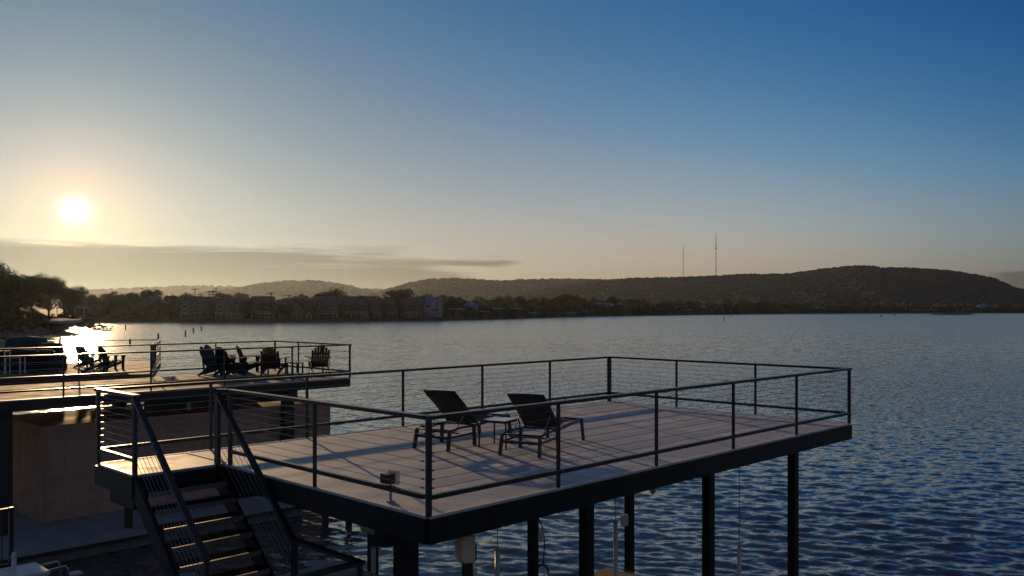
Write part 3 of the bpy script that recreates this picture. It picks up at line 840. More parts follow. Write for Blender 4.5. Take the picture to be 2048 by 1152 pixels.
house(1396, 1412, 612, ww_, rp, 'tiny white two storey house below the left mast', 2, (), 25, 14, balcony=False)
house(1615, 1652, 613, wg, rp, 'grey house with a pale roof below the shore mast', 2, (), 25, 18, balcony=False, hip=True)
house(1700, 1742, 614, wp, rs_, 'low cream house right of the grey roofed one', 1, (), 25, 16, balcony=False, hip=True)
house(1783, 1812, 613, wbl, rs_, 'low blue grey house left of the long white boathouse', 2, ((0, 9),), 25, 16, balcony=False)
house(1864, 1890, 610, wbl, rbl, 'house with a bright blue roof behind the reedy islet', 1, (), 35, 18, balcony=False, hip=True)
house(1956, 1980, 609, wbl, rbl, 'pale teal roofed house under the right end of the hill', 1, (), 35, 16, balcony=False, hip=True)
house(1986, 2002, 613, ww_, rp, 'little white gabled house near the right edge', 2, ((0, 8),), 30, 14, balcony=False)
house(2014, 2032, 616, wg, rbl, 'small grey cottage closest to the right edge', 1, (), 30, 14, balcony=False, hip=True)

def boathouse(x0, x1, y_top, label, wm=None, rm=None, s=-1.5, post_n=5):
    xc = (x0 + x1) / 2
    d = shore_d(xc) + s
    p = Vector(((xc - 1024) / FPX * d, d, 0))
    w = (x1 - x0) / FPX * d
    H = CAM_H + (HORIZ - y_top) / FPX * d
    e = empty('boathouse', p, -math.atan2(p.x, p.y), label, 'boathouse', 'boathouses and slips along the far shore')
    MB().box(-w / 2, w / 2, -3, 3.5, 0.45, 0.65).build('platform', M['wood_grey'], e)
    MB().prism([(-3.4, H - 0.5), (3.9, H - 0.5), (0.2, H)], 'x', -w / 2 - .3, w / 2 + .3).build('roof', rm or rp, e)
    for k in range(post_n):
        xx_ = -w / 2 + 0.2 + (w - 0.4) * k / (post_n - 1)
        MB().box(xx_ - .1, xx_ + .1, -2.9, -2.7, -1, H - 0.51).build('post', M['wood_grey'], e)
        if k == post_n // 2: MB().box(xx_ + .3, xx_ + w * 0.3, 2.0, 3.2, 0.66, H - .9).build('store_room', wm or M['wall_grey'], e)
for a in ((892, 926, 617, 'flat boathouse with a white roof edge and pale end wall'), (960, 978, 622, 'low slip shelter right of the small blue house'),
          (984, 1008, 616, 'pale roofed boathouse tucked under the middle trees'), (1022, 1042, 616, 'second pale roofed boathouse under the middle trees'),
          (1056, 1074, 624, 'white roofed slip standing out over the water'), (1112, 1150, 625, 'long row of slips with pale posts'),
          (1152, 1186, 621, 'green roofed boathouse left of the pale blue house'), (1364, 1386, 619, 'boathouse with a bright pale roof under the left mast'),
          (1412, 1428, 620, 'pale slip roof between the masts'), (1566, 1580, 621, 'small slip shelter far below the shore mast'),
          (1816, 1868, 619.5, 'long white fronted boathouse left of the blue roofed house'), (1905, 1920, 620, 'low slip behind the reedy islet'),
          (1925, 1945, 619, 'rust coloured slip right of the reedy islet')):
    boathouse(*a)

# seawall under the tall row of houses
m = MB()
prev = None
for cx in np.linspace(340, 1010, 60):
    g = ground_at(cx, 1.0); a = Vector((g.x, g.y, 0))
    if prev is not None:
        m.bar(prev + Vector((0, -1.4, 0.45)), a + Vector((0, -1.4, 0.45)), 0.5, 2.0)
    prev = a
tag(m.build('seawall', M['wall_brown']), 'low dark seawall running below the lakeside houses', 'wall')

for xx, yt, s_, lab in ((427.5, 603, 5, 'small tree in the gap between the pale gabled house and the cream porch house'), (495, 600, 5, 'dark tree filling the gap left of the dark boxy house'),
                    (566, 610, 3, 'low tree before the left end of the long dark brown house'), (605, 612, 2, 'shrubby tree standing before the arches of the long dark brown house'),
                    (679, 604, 4, 'narrow tree between the greenish grey and the reddish house'), (767, 606, 4, 'small tree between the narrow tan and the narrow grey house'),
                    (799, 603, 4, 'small tree left of the tan house with the brown roof'), (887, 606, 4, 'small tree at the right wall of the white gabled house')):
    g, h = top_h(xx, yt, s_)
    tree('tree', rnd.choice(FAR_K), g, h, lab, 'small trees among the lakeside houses', wide=0.9)

# utility poles, masts, markers
def upole(x, yt, yb, d, label, arms=1):
    p = pxd(x, yb, d); H = (yb - yt) / FPX * d
    e = empty('utility_pole', p, 0.2, label, 'utility pole', 'utility poles behind the houses')
    MB().tube([(0, 0, -6), (0, 0, H)], 0.28, 6, r1=0.2).build('pole', M['pole'], e)
    for k in range(arms):
        MB().box(-1.9, 1.9, -.15, .15, H - 0.9 - k * 1.6, H - 0.6 - k * 1.6).build('crossarm', M['pole'], e)
for x, yt, lab, ar in ((390, 576, 'leftmost tall utility pole above the pale gabled house', 1), (402, 587, 'short utility pole above the pale gabled house', 1), (418, 581, 'utility pole right of the short one', 1),
                       (426, 580, 'close twin of the tallest utility pole, on its left', 2), (432.5, 575, 'tallest utility pole with two crossarms', 2), (442, 584, 'low utility pole at the right of the cluster', 1),
                       (542.5, 584, 'utility pole at the right corner of the dark boxy house', 1), (577, 588, 'short pole above the long dark brown house', 1)):
    upole(x, yt, 606, 470, lab, ar)

def mast(name, x, yt, yb, d, label, r, fit):
    p = pxd(x, yb, d); H = (yb - yt) / FPX * d
    e = empty(name, p, 0, label, 'radio mast')
    t = MB()
    for a in range(3):
        q = Vector((math.cos(a * 2.094), math.sin(a * 2.094), 0)) * r
        t.tube([q + Vector((0, 0, -10)), q + Vector((0, 0, H * 0.86))], r * 0.28, 4)
    n = int(H / (r * 3.2))
    for k in range(n):
        z = k * H * 0.86 / n
        for a in range(3):
            q0 = Vector((math.cos(a * 2.094), math.sin(a * 2.094), 0)) * r + Vector((0, 0, z))
            q1 = Vector((math.cos((a + 1) * 2.094), math.sin((a + 1) * 2.094), 0)) * r + Vector((0, 0, z + H * 0.86 / n))
            t.tube([q0, q1], r * 0.16, 3)
    t.build('lattice', M['steel'], e)
    MB().tube([(0, 0, H * 0.86), (0, 0, H)], r * 0.35, 5).build('antenna', M['steel'], e)
    for f, w, hh in fit:
        MB().tube([(0, 0, H * f - hh / 2), (0, 0, H * f), (0, 0, H * f + hh / 2)], w, 8).build('dish_ring', M['steel'], e)
mast('radio_mast', 1366.5, 489, 556, 2250, 'shorter thin radio mast on the hill, on the left', 0.62, ((0.9, .8, 2), (0.78, .7, 1.5)))
mast('radio_mast', 1432, 461, 553, 2250, 'taller radio mast with a bulky platform below its top', 0.8, ((0.88, .9, 1.2), (0.665, 1.3, 3.0), (0.61, 2.6, 2.0), (0.39, 1.1, 2.0), (0.22, .9, 1.8), (0.12, 1.4, 3.2), (0.04, 1.0, 2.5)))
for x, yt, yb, lab in ((1596, 580, 612, 'slim pale mast in front of the dark hill'), (1781.5, 591, 602, 'short pale pole on the dark hillside'), (1825, 583, 614, 'thin grey pole above the long white boathouse'),
                       (1965, 583, 608, 'faint thin pole above the pale teal roofed house')):
    p = pxd(x, yb, 1290); H = (yb - yt) / FPX * 1290
    e = empty('flagpole', p, 0, lab, 'pole')
    MB().tube([(0, 0, -8), (0, 0, H)], 0.55 if x == 1596 else 0.3, 6, r1=0.2).build('shaft', M['wall_pale'], e)
    MB().tube([(0, 0, H), (0, 0, H + 0.8)], 0.5, 6).build('finial', M['wall_pale'], e)

for i, (x, yt, yb, lab) in enumerate(((251, 650, 659, 'dark marker post standing alone near the sun glitter'), (316.5, 668, 680, 'tallest marker post, nearest to the left deck'),
                         (371, 662, 671, 'marker post farthest left of the row of three'), (387, 657, 664, 'middle one of the three marker posts'), (402.5, 654, 661, 'rightmost of the three marker posts'),
                         (260, 678, 688, 'marker post standing just above the deck rail'),
                         (1448, 634, 641.5, 'tiny channel marker in front of the left mast'), (1463, 631, 635, 'tiny channel marker behind the other one'))):
    p = px(x, yb, 0.0); H = (yb - yt) / FPX * p.y
    e = empty('marker_post', p, 0, lab, 'marker post', 'marker posts in the water')
    MB().tube([(0, 0, -1), (0, 0, H)], 0.17, 8).build('post', M['pole'], e)
    MB().tube([(0, 0, H), (0, 0, H + 0.08)], 0.2, 8).build('cap', M['black'], e)
for x, y, lab in ((1762, 633.5, 'small dark buoy farther left of the reedy islet'), (1790, 630.5, 'small dark buoy closer to the reedy islet')):
    p = px(x, y, 0)
    e = empty('buoy', p, 0, lab, 'buoy', 'buoys by the islet')
    MB().tube([(0, 0, -.4), (0, 0, .2), (0, 0, .9)], 1.1, 10, r1=0.6).build('float', M['black'], e)
    MB().tube([(0, 0, .9), (0, 0, 1.9)], 0.12, 6).build('topmark', M['black'], e)

# islet with reeds
def islet():
    a = px(1856, 629.6, 0.0); b = px(1956, 629.8, 0.0)
    c = (a + b) / 2; L = (b - a).length / 2
    m = MB(); ring = 20
    vs = [(c.x, c.y, 0.5)]
    for k in range(ring):
        t = 2 * math.pi * k / ring
        vs.append((c.x + L * math.cos(t) * rnd.uniform(.9, 1.05), c.y + 14 * math.sin(t), -0.4))
    tag(m.add(vs, [(0, k + 1, (k + 1) % ring + 1) for k in range(ring)]).build('islet', M['soil']), 'low islet in the water near the far right shore', 'islet', kind='structure')
    q = MB()
    for k in range(1500):
        t = rnd.uniform(-0.93, 0.80); y = rnd.uniform(-11, 11) * math.sqrt(1 - t * t)
        hh = rnd.uniform(0.9, 2.3) * (0.5 + 0.7 * (1 - t * t))
        p = Vector((c.x + L * t, c.y + y, 0.1)); w = rnd.uniform(.12, .3)
        q.add([p, p + Vector((w, 0.1, 0)), p + Vector((rnd.uniform(-.5, .5), rnd.uniform(-.4, .4), hh))], [(0, 1, 2)])
    tag(q.build('reeds', M['reed']), 'dense yellow green reeds covering the islet', 'reeds', kind='stuff')
islet()

# bird raft near the left shore
def raft():
    a = px(194, 660.5, 0); b = px(226, 660.5, 0)
    c = (a + b) / 2; L = (b - a).length / 2
    e = empty('floating_dock', c, 0.05, 'low wooden platform on the water by the sun glitter, with birds on it', 'floating dock')
    MB().box(-L, L, -1.2, 1.2, 0.45, 0.62).build('planking', M['pole'], e)
    MB().box(-L, L, -1.3, -1.2, 0.0, 0.2).build('lower_beam', M['pole'], e)
    for k in range(5):
        x_ = -L + 0.2 + (2 * L - .4) * k / 4
        MB().box(x_ - .1, x_ + .1, -1.3, -1.1, -1, .7).build('post', M['pole'], e)
    for x_, lab in ((-0.35, 'dark bird on the raft nearest its left end'), (-0.12, 'smaller dark bird in the middle of the raft'), (0.9, 'dark bird perched at the right end of the raft')):
        bx = c.x + x_ * L
        bird = MB()
        bird.tube([(bx - .25, c.y, .85), (bx - .1, c.y, .9), (bx + .1, c.y, 1.0), (bx + .2, c.y, 1.15)], 0.14, 8)
        bird.tube([(bx + .2, c.y, 1.12), (bx + .24, c.y, 1.42), (bx + .3, c.y, 1.5)], 0.06, 6)
        bird.tube([(bx + .3, c.y, 1.5), (bx + .48, c.y, 1.48)], 0.03, 5, r1=0.01)
        bird.tube([(bx, c.y, .62), (bx, c.y, .85)], 0.025, 4)
        tag(bird.build('water_bird', M['black'], smooth=True), lab, 'bird', 'birds on the raft')
    for x, y, h, lab in ((190, 658, 1.9, 'dark bush on a rock left of the bird raft'), (165, 654, 1.5, 'dark bush at the tip of the left shore')):
        p = px(x, y, 0)
        tree('shrub', FAR_K[4], p - Vector((0, 0, .8)), h + 1.2, lab, 'shrubs at the waterline', wide=2.0, cat='shrub')
raft()

# pavilion on the left shore
def pavilion():
    g = ground_at(146, 95)
    e = empty('pavilion', g, 0.1, 'low open shed with a purplish roof behind the left shore', 'shed')
    w = 9.0
    z = CAM_H + (HORIZ - 613) / FPX * g.y - g.z
    MB().prism([(-3, z - 0.8), (4, z - 0.8), (0.5, z)], 'x', -w * .7, w * .7).build('roof', M['roof_blue'], e)
    for k in range(4):
        MB().box(-w * .65 + k * w * .43 - .12, -w * .65 + k * w * .43 + .12, -2.6, -2.4, -.5, z - .81).build('post', M['trim'], e)
    MB().box(-w * .6, w * .6, 2.6, 3.0, -.5, z - .9).build('wall', M['wall_brown'], e)
pavilion()

# ------------------------------------------------------------------ docks: one frame for both (local x along the long rail, y towards open water)
TH = 0.7937
DZ = 3.6
NPT = Vector((-0.882, 9.205, DZ))
CT, ST = math.cos(TH), math.sin(TH)
def dk(u, v, z=0.0):
    return Vector((NPT.x + u * CT - v * ST, NPT.y + u * ST + v * CT, DZ + z))

def railing(parent, pts, posts, top=1.07, r=None, cables=8, origin=(0, 0), capw=0.09, low=True, cable_r=0.0032, postw=0.05, turnb=()):
    """a straight run from pts[0] to pts[1]; top rail is the part, posts, lower rail and cables are its pieces"""
    p0 = Vector((pts[0][0], pts[0][1], pts[0][2] if len(pts[0]) > 2 else 0)); p1 = Vector((pts[1][0], pts[1][1], pts[1][2] if len(pts[1]) > 2 else 0))
    d = (p1 - p0); L = d.length; d.normalize()
    zt = Vector((0, 0, top))
    run = MB().bar(p0 + zt, p1 + zt, capw, 0.042, ext=capw / 2, off=-0.021).build('railing', M['rail'], parent)
    for s in posts:
        p = p0 + d * s
        a = MB(); postw_ = postw if (s < 0.3 or s > L - 0.3) else postw * 0.74
        a.bar(p, p + Vector((0, 0, top - 0.043)), postw_, postw_, up=d)
        a.build('post', M['rail'], run)
    if low:
        MB().bar(p0 + Vector((0, 0, 0.20)) + d * 0.026, p1 + Vector((0, 0, 0.20)) - d * 0.026, 0.05, 0.05).build('bottom_rail', M['rail'], run)
    for k in range(cables):
        z = 0.20 + (top - 0.22) * (k + 1) / (cables + 1)
        c = MB(); c.tube([p0 + Vector((0, 0, z)), p1 + Vector((0, 0, z))], cable_r, 5)
        for s in turnb:
            q = p0 + d * s
            sg = 1 if s < L / 2 else -1
            c.tube([q + Vector((0, 0, z)) + d * sg * 0.03, q + Vector((0, 0, z)) + d * sg * 0.075], 0.011, 6)
        c.build('cable', M['cable'] if cable_r < 0.01 else M['rail'], run)
    return run

# --- main upper deck
main = empty('boat_dock', dk(0, 0), TH, 'large grey roof deck on black steel posts over the water, in the foreground', 'boat dock')
LX, LY = 10.49, 5.80
MB().box(0.03, LX - 0.03, 0.03, LY - 0.03, -0.05, 0.0).build('decking', M['deck'], main)
MB().box(-1.25 + 0.03, 0.026, 4.5 + 0.03, LY - 0.03, -0.05, 0.002).build('landing_decking', M['deck'], main)
e_ = MB()
e_.bar((0.0, 0.0, 0), (LX, 0.0, 0), 0.05, 0.03, off=-0.009); e_.bar((0.0, 0.03, 0), (0.0, 4.5, 0), 0.05, 0.03, off=-0.009)
e_.bar((LX, 0.03, 0), (LX, LY, 0), 0.05, 0.03, off=-0.009); e_.bar((-1.25, LY, 0), (LX - .03, LY, 0), 0.05, 0.03, off=-0.009)
e_.bar((-1.25, 4.53, 0), (-1.25, LY - .03, 0), 0.05, 0.03, off=-0.009)
e_.bar((0.045, 4.56, 0), (0.045, LY - .04, 0), 0.04, 0.02, off=0.0)
e_.build('edging', M['edge'], main)
fas = MB()
FZ = -0.29
for (x0, y0, x1, y1) in ((-0.02, -0.02, LX + .02, -0.02), (LX + .02, 0.012, LX + .02, LY + .02), (-1.27, LY + .02, LX, LY + .02), (-0.02, 0.012, -0.02, 4.46), (-1.27, 4.5, -1.27, LY), (-1.24, 4.48, -0.04, 4.48)):
    fas.bar((x0, y0, (FZ - 0.025) / 2), (x1, y1, (FZ - 0.025) / 2), 0.06, abs(FZ) - 0.025)
fas.build('fascia', M['steel'], main)
for v_ in (1.1, 4.7):
    MB().box(0.18, LX - .04, v_ - .1, v_ + .1, -0.56, -0.295).build('girder', M['steel'], main)
for u_ in np.arange(0.5, LX, 1.2):
    MB().box(u_ - .04, u_ + .04, 0.03, LY - .03, -0.25, -0.06).build('joist', M['steel'], main)
for u_, v_ in ((0.62, 1.1), (3.94, 1.1), (7.26, 1.1), (10.40, 1.1), (3.3, 4.7), (6.63, 4.7), (9.79, 4.7)):
    MB().box(u_ - .08, u_ + .08, v_ - .08, v_ + .08, -5.2, -0.561).build('column', M['steel'], main)
    # H section flanges
railing(main, ((0, 0), (LX, 0)), [0.0, 2.07, 4.14, 6.21, 8.33, LX], turnb=(0.0, LX))
railing(main, ((LX, 0.05), (LX, LY)), [1.93, 3.87, 5.75], turnb=(5.75,))
railing(main, ((LX - 0.05, LY), (-1.25, LY)), [0.0, 2.09, 4.15, 6.2, 8.27, 10.0, 11.69], turnb=(0.0, 11.69))
railing(main, ((0, 0.05), (0, 4.33)), [2.13, 4.28], turnb=(0.0,))
railing(main, ((-1.25, LY - 0.05), (-1.25, 4.52)), [1.23], turnb=())
MB().bar((0.0, 4.34, 1.07), (-0.1, 4.52, 1.07), 0.09, 0.042, off=-0.021).build('rail_return', M['rail'], main)
MB().box(-0.125, -0.075, 4.46, 4.51, 0.0, 1.03).build('newel_post', M['rail'], main)
MB().box(-1.2, -1.0, 4.7, 5.5, -0.5, -0.295).build('landing_beam', M['steel'], main)

# --- stairs
st = empty('staircase', dk(-0.675, 4.48), TH, 'dark steel staircase going down from the grey deck', 'staircase')
rise, go = 0.193, 0.228
nst = 9
for sx in (-0.575, 0.575):
    s_ = MB()
    s_.prism([(0.0, -0.02), (0.0, -0.33), (-go * nst - 0.02, -0.33 - rise * nst + 0.05), (-go * nst - 0.02, -rise * nst - 0.02)], 'x', sx - 0.03, sx + 0.03)
    s_.build('stringer', M['steel'], st)
for k in range(1, nst):
    t_ = MB()
    y_ = -go * (k - 1) - 0.02
    t_.box(-0.54, 0.54, y_ - 0.275, y_, -rise * k - 0.03, -rise * k)
    o_ = t_.build('tread', M['tread'], st)
    nz = MB()
    for q in range(27):
        nz.box(-0.54 + q * .04, -0.512 + q * .04, y_ - 0.31, y_ - 0.276, -rise * k - 0.04, -rise * k + 0.006)
    nz.box(-0.54, 0.54, y_ - 0.316, y_ - 0.3105, -rise * k - 0.05, -rise * k + 0.004)
    nz.build('nosing', M['galv_dark'], o_)
slope = Vector((0, -go, -rise)).normalized()
for sx, lab in ((-0.575, 0), (0.575, 1)):
    a = Vector((sx, 0.03, 1.0)); n_ = 8.9
    b = a + Vector((0, -go * n_, -rise * n_)) + Vector((0, 0, 0.0))
    h = MB().bar(a, b, 0.075, 0.045, up=(0, 0, 1)).build('handrail', M['rail'], st)
    MB().box(sx - .025, sx + .025, b.y - 0.005, b.y + .045, -rise * nst + 0.0, b.z - 0.02).build('post', M['rail'], h)
    MB().box(sx - .025, sx + .025, 0.03, .08, -0.02, 1.0).build('post', M['rail'], h)
    for k in range(6):
        off = 0.16 + 0.125 * k
        MB().tube([a + Vector((0, 0, -off)), b + Vector((0, 0, -off))], 0.0035, 5).build('cable', M['cable'], h)

# --- lower landing at the foot of the stairs with its rail
low = empty('lower_landing', dk(-0.1, 1.1, -1.74), TH, 'lower steel landing with cable rail at the foot of the stairs', 'landing')
MB().box(-2.4, 0.0, 0.0, 1.36, -0.05, 0).build('decking', M['low_deck'], low)
MB().box(-2.42, 0.02, -0.03, 1.38, -0.3, -0.052).build('frame', M['steel'], low)
railing(low, ((0, 1.36), (0, 0)), [0.0, 1.36], cables=6)
railing(low, ((-0.05, 0), (-2.4, 0)), [1.2, 2.35], cables=6)
for q in ((-0.1, 0.1), (-2.3, 0.1), (-2.3, 1.25)):
    MB().box(q[0] - .06, q[0] + .06, q[1] - .06, q[1] + .06, -3.4, -0.301).build('pile', M['steel'], low)
wk = empty('walkway', dk(1.85, 3.35, -1.74), TH, 'short grey walkway glimpsed under the deck behind the stair rail', 'walkway')
MB().box(-1.85, 0, 0, 1.05, -0.05, 0).build('decking', M['low_deck'], wk)
MB().box(-1.87, 0.02, -0.03, 1.07, -0.28, -0.052).build('frame', M['steel'], wk)
MB().box(-.25, -.1, 0.45, 0.6, -3.4, -0.281).build('pile', M['steel'], wk)
wk2 = empty('walkway', dk(7.6, 3.6, -2.9), TH, 'brownish lower platform corner just above the water beneath the deck', 'walkway')
MB().box(-3.6, 0, -2.4, 0, -0.05, 0).build('decking', M['wood_deck'], wk2)
MB().box(-3.62, 0.02, -2.42, 0.02, -0.3, -0.052).build('frame', M['wood_dark'], wk2)
for q in ((-.3, -.3), (-3.3, -.3), (-.3, -2.1), (-3.3, -2.1)):
    MB().box(q[0] - .08, q[0] + .08, q[1] - .08, q[1] + .08, -2.0, -0.301).build('pile', M['wood_dark'], wk2)

# --- fixtures under and on the deck
def lamp_housing():
    p = px(781, 1004, DZ)
    e = empty('deck_light', p, TH, 'small grey floodlight on a short stem behind the front bottom rail', 'floodlight')
    MB().tube([(0, 0, 0), (0, 0, .02)], 0.05, 10).build('base', M['galv'], e)
    MB().tube([(0, 0, .02), (0, 0, .22)], 0.018, 8).build('stem', M['galv'], e)
    h = MB().box(-0.10, 0.02, -.07, .07, .22, .33).build('housing', M['frame'], e, bevel=0.008)
    MB().box(0.021, 0.075, -.085, .085, .20, .36).build('lens_cover', M['white_cover'], e, bevel=0.01)
lamp_housing()

def caged_lamp(p, label):
    e = empty('caged_lamp', p, 0.4, label, 'lamp')
    MB().tube([(0, 0, 0), (0, 0, -.05)], 0.06, 12).build('mount', M['galv'], e)
    MB().tube([(0, 0, -.05), (0, 0, -.09), (0, 0, -.17), (0, 0, -.2)], 0.045, 12, r1=0.03).build('globe', M['lamp_glass'], e, smooth=True)
    c = MB()
    for k in range(6):
        a = k * math.pi / 3
        c.tube([(0.055 * math.cos(a), .055 * math.sin(a), -.05), (0.062 * math.cos(a), .062 * math.sin(a), -.14), (0.0, 0.0, -.225)], 0.004, 4)
    c.tube([(0.06 * math.cos(t), .06 * math.sin(t), -.12) for t in np.linspace(0, 2 * math.pi, 13)], 0.004, 4)
    c.build('cage', M['galv'], e)
caged_lamp(dk(5.6, 1.1 - 0.0, -0.562), 'caged lamp hanging under the deck edge beside the middle column')

def motor_box(p, rz, w, h, label, slot=True, post=True):
    e = empty('lift_motor', p, rz, label, 'boat lift motor')
    a = w * 0.5; d = w * 0.55; c = w * 0.22
    b = MB().prism([(-a + c, -h), (-a, -h + c), (-a, -c), (-a + c, 0), (a, 0), (a, -h)], 'y', -d, d)
    b.build('cover', M['white_cover'], e, bevel=0.006)
    MB().box(a + 0.002, a + .03, -d * .75, d * .75, -h * .98, -h * .35).build('gear_plate', M['frame'], e)
    MB().box(-a * .2, a * .9, -d * .5, d * .5, -h - 3.4, -h - .004).build('post', M['wood_dark'], e)
    MB().box(a * .91, a * 1.5, -.05, .05, -h - .32, -h - .1).build('switch_box', M['white'], e)
    c_ = MB().tube([(a, d, -h * .3), (a + .05, d + .01, -h * .9), (a + .02, d, -h * 1.6), (a * .95, d * .8, -h * 2.4)], .008, 5)
    c_.build('cord', M['black'], e)
q_ = dk(1.9, 0.75); d_ = 11.2
motor_box(pxd(930, 1070, 11.3), 0.5, 0.20, 0.34, 'white motor cover on a dark post in front of the deck, partly sunlit')
motor_box(pxd(742, 1040, 14.4), 0.9, 0.24, 0.21, 'pale blue motor cover on a post left of the near column')

def lift_pole(x, yt, d, ytop_cable, label):
    p = pxd(x, yt, d)
    e = empty('guide_pole', p, 0, label, 'lift guide pole', 'white lift guide poles under the deck')
    MB().tube([(0, 0, -4.5 + (DZ - 3.6)), (0, 0, -0.01)], 0.038 if x != 740 else 0.05, 10).build('tube', M['white'], e, smooth=True)
    MB().tube([(0, 0, -.01), (0, 0, .02)], 0.044, 10).build('cap', M['galv'], e)
    zc = pxd(x, ytop_cable, d).z - p.z
    MB().tube([(0.0, 0, .02), (0.0, 0, zc)], 0.006, 5).build('cable', M['frame'], e)
lift_pole(995, 1100, 12.6, 1040, 'white guide pole between the motor cover and the coiled cord column')
lift_pole(1231, 1045, 14.5, 985, 'white guide pole right of the second front column')
lift_pole(1478.5, 1092, 16.2, 925, 'white guide pole between the two right columns')
lift_pole(747, 1095, 14.2, 1052, 'white guide pole beside the pale blue motor cover')

def cord_coil():
    p = pxd(1081, 1072, 17.0)
    e = empty('hanging_cord', p, 0.3, 'black cord looped in a coil on the column beside a white plug', 'cord')
    c = MB()
    c.tube([(-.04, 0, .35), (.03, 0, .2), (.09, 0, -.1), (.06, 0, -.5), (.09, 0, -.62)], .012, 6)
    for r_ in (.14, .17):
        c.tube([(.04 + r_ * .8 * math.cos(t), .02, -.72 + r_ * math.sin(t)) for t in np.linspace(0, 2 * math.pi, 17)], .012, 6)
    c.build('loop', M['black'], e)
    MB().box(-.02, .07, -.03, .03, -.12, .1).build('plug', M['white'], e)
cord_coil()
p = pxd(1250, 1040, 18.8)
e = empty('junction_box', p, 0.5, 'small cream box with conduit on the second rear column', 'junction box')
MB().box(-.09, .06, -.05, .05, -.12, .12).build('box', M['white'], e, bevel=.01)
MB().tube([(-.02, 0, .12), (-.02, 0, .95)], .014, 6).build('conduit', M['galv'], e)

# --- loungers and side table
def lounger(o, rz, label):
    """local x runs from the rear legs to the foot end, y across"""
    e = empty('sun_lounger', o, rz, label, 'sun lounger', 'sun loungers on the grey deck')
    L, Wd = 1.86, 0.62
    h = Wd / 2
    f = MB()
    for s in (-1, 1):
        f.tube([(0.0, s * h, .30), (.35, s * h, .325), (.8, s * h, .31), (1.3, s * h, .335), (L - .05, s * h, .37), (L + .0, s * h, .36)], .019, 8)
    for x_ in (.02, .84, L - .03):
        f.tube([(x_, -h, .31 if x_ < 1 else .36), (x_, h, .31 if x_ < 1 else .36)], .016, 8)
    f.build('frame', M['frame'], e, smooth=True)
    for x_, lean, zt in ((0.02, -.06, .30), (0.72, 0.0, .31), (L - .04, .07, .36)):
        for s in (-1, 1):
            MB().bar((x_, s * h, zt), (x_ + lean, s * (h + .012), 0.0), .036, .062, up=(1, 0, 0)).build('leg', M['frame'], e)
    st_ = MB().bar((0.0, -h, .2), (0.0, h, .2), .03, .04); st_.bar((-0.01, h, .2), (.72, h, .2), .022, .03); st_.bar((-0.01, -h, .2), (.72, -h, .2), .022, .03)
    st_.tube([(.28, -h, .24), (.28, h, .24)], .012, 6)
    st_.build('stretcher', M['frame'], e)
    # reclined back
    a = Vector((.86, 0, .33)); b = Vector((.18, 0, .90))
    bf = MB()
    hb = h - .02
    for s in (-1, 1):
        bf.tube([a + Vector((0, s * hb, 0)), a.lerp(b, .5) + Vector((.012, s * hb, .012)), b + Vector((0, s * hb, 0))], .017, 8)
    bf.tube([b + Vector((0, -hb, 0)), b + Vector((0, hb, 0))], .017, 8)
    bfo = bf.build('back_frame', M['frame'], e, smooth=True)
    nrm_ = Vector((b - a)).cross(Vector((0, 1, 0))).normalized()
    def bs(u, v):
        p = a.lerp(b, 0.02 + v * 0.985); y = (u - .5) * 2 * hb * .97
        sag = -0.035 * (1 - (2 * u - 1) ** 2) * (1 - (2 * v - 1) ** 2 * .6) * -1
        return p + Vector((0, y, 0)) + nrm_ * sag * (-1 if nrm_.x < 0 else 1) * -1
    q = MB().grid(bs, 10, 14)
    sl = q.build('back_sling', M['sling'], e, smooth=True)
    sl.modifiers.new('thick', 'SOLIDIFY').thickness = 0.005
    pl = MB()
    pl.grid(lambda u, v: a.lerp(b, .80 + v * .17) + Vector((0, (u - .5) * 2 * hb * .93, 0)) - nrm_ * (.016 + .018 * math.sin(v * math.pi)) * (1 if nrm_.x > 0 else -1), 8, 6)
    pp = pl.build('head_rest', M['sling'], e, smooth=True); pp.modifiers.new('thick', 'SOLIDIFY').thickness = 0.006
    def ss_(u, v):
        x_ = .86 + v * (L - .06 - .86); y = (u - .5) * 2 * hb
        z_ = float(np.interp(x_, (.8, 1.3, L), (.325, .345, .375))) - .03 * (1 - (2 * u - 1) ** 2)
        return Vector((x_, y, z_))
    s2 = MB().grid(ss_, 10, 16).build('seat_sling', M['sling'], e, smooth=True)
    s2.modifiers.new('thick', 'SOLIDIFY').thickness = 0.005
    for s in (-1, 1):
        MB().tube([a.lerp(b, .42) + Vector((0, s * (hb - .04), 0)), (.26, s * (hb - .04), .25)], .009, 6).build('prop_bar', M['galv'], e)
    return e
# first lounger: rear legs at deck (2.79,3.64) and (2.95,3.02)
lounger(dk(2.87, 3.33), TH + math.atan2(.16, .62), 'dark mesh lounger left of the glass topped side table')
lounger(dk(3.41, 1.94), TH + math.atan2(.22, .60), 'dark mesh lounger right of the glass topped side table')

def side_table():
    e = empty('side_table', dk(3.86, 2.83), TH + .28, 'low square side table with a pale glass top between the two loungers', 'side table')
    a = .215
    MB().box(-a, a, -a, a, .425, .437).build('tabletop', M['glass_top'], e, bevel=.003)
    f = MB()
    for s in (-1, 1):
        f.bar((-a - .01, s * a, .41), (a + .01, s * a, .41), .03, .028); f.bar((s * a, -a, .41), (s * a, a, .41), .03, .028)
    f.build('apron', M['frame'], e)
    for sx in (-1, 1):
        for sy in (-1, 1):
            MB().tube([(sx * a, sy * a, .41), (sx * (a + .02), sy * (a + .02), .36), (sx * (a + .028), sy * (a + .028), .15), (sx * (a + .03), sy * (a + .03), 0)], .014, 8).build('leg', M['frame'], e, smooth=True)
side_table()

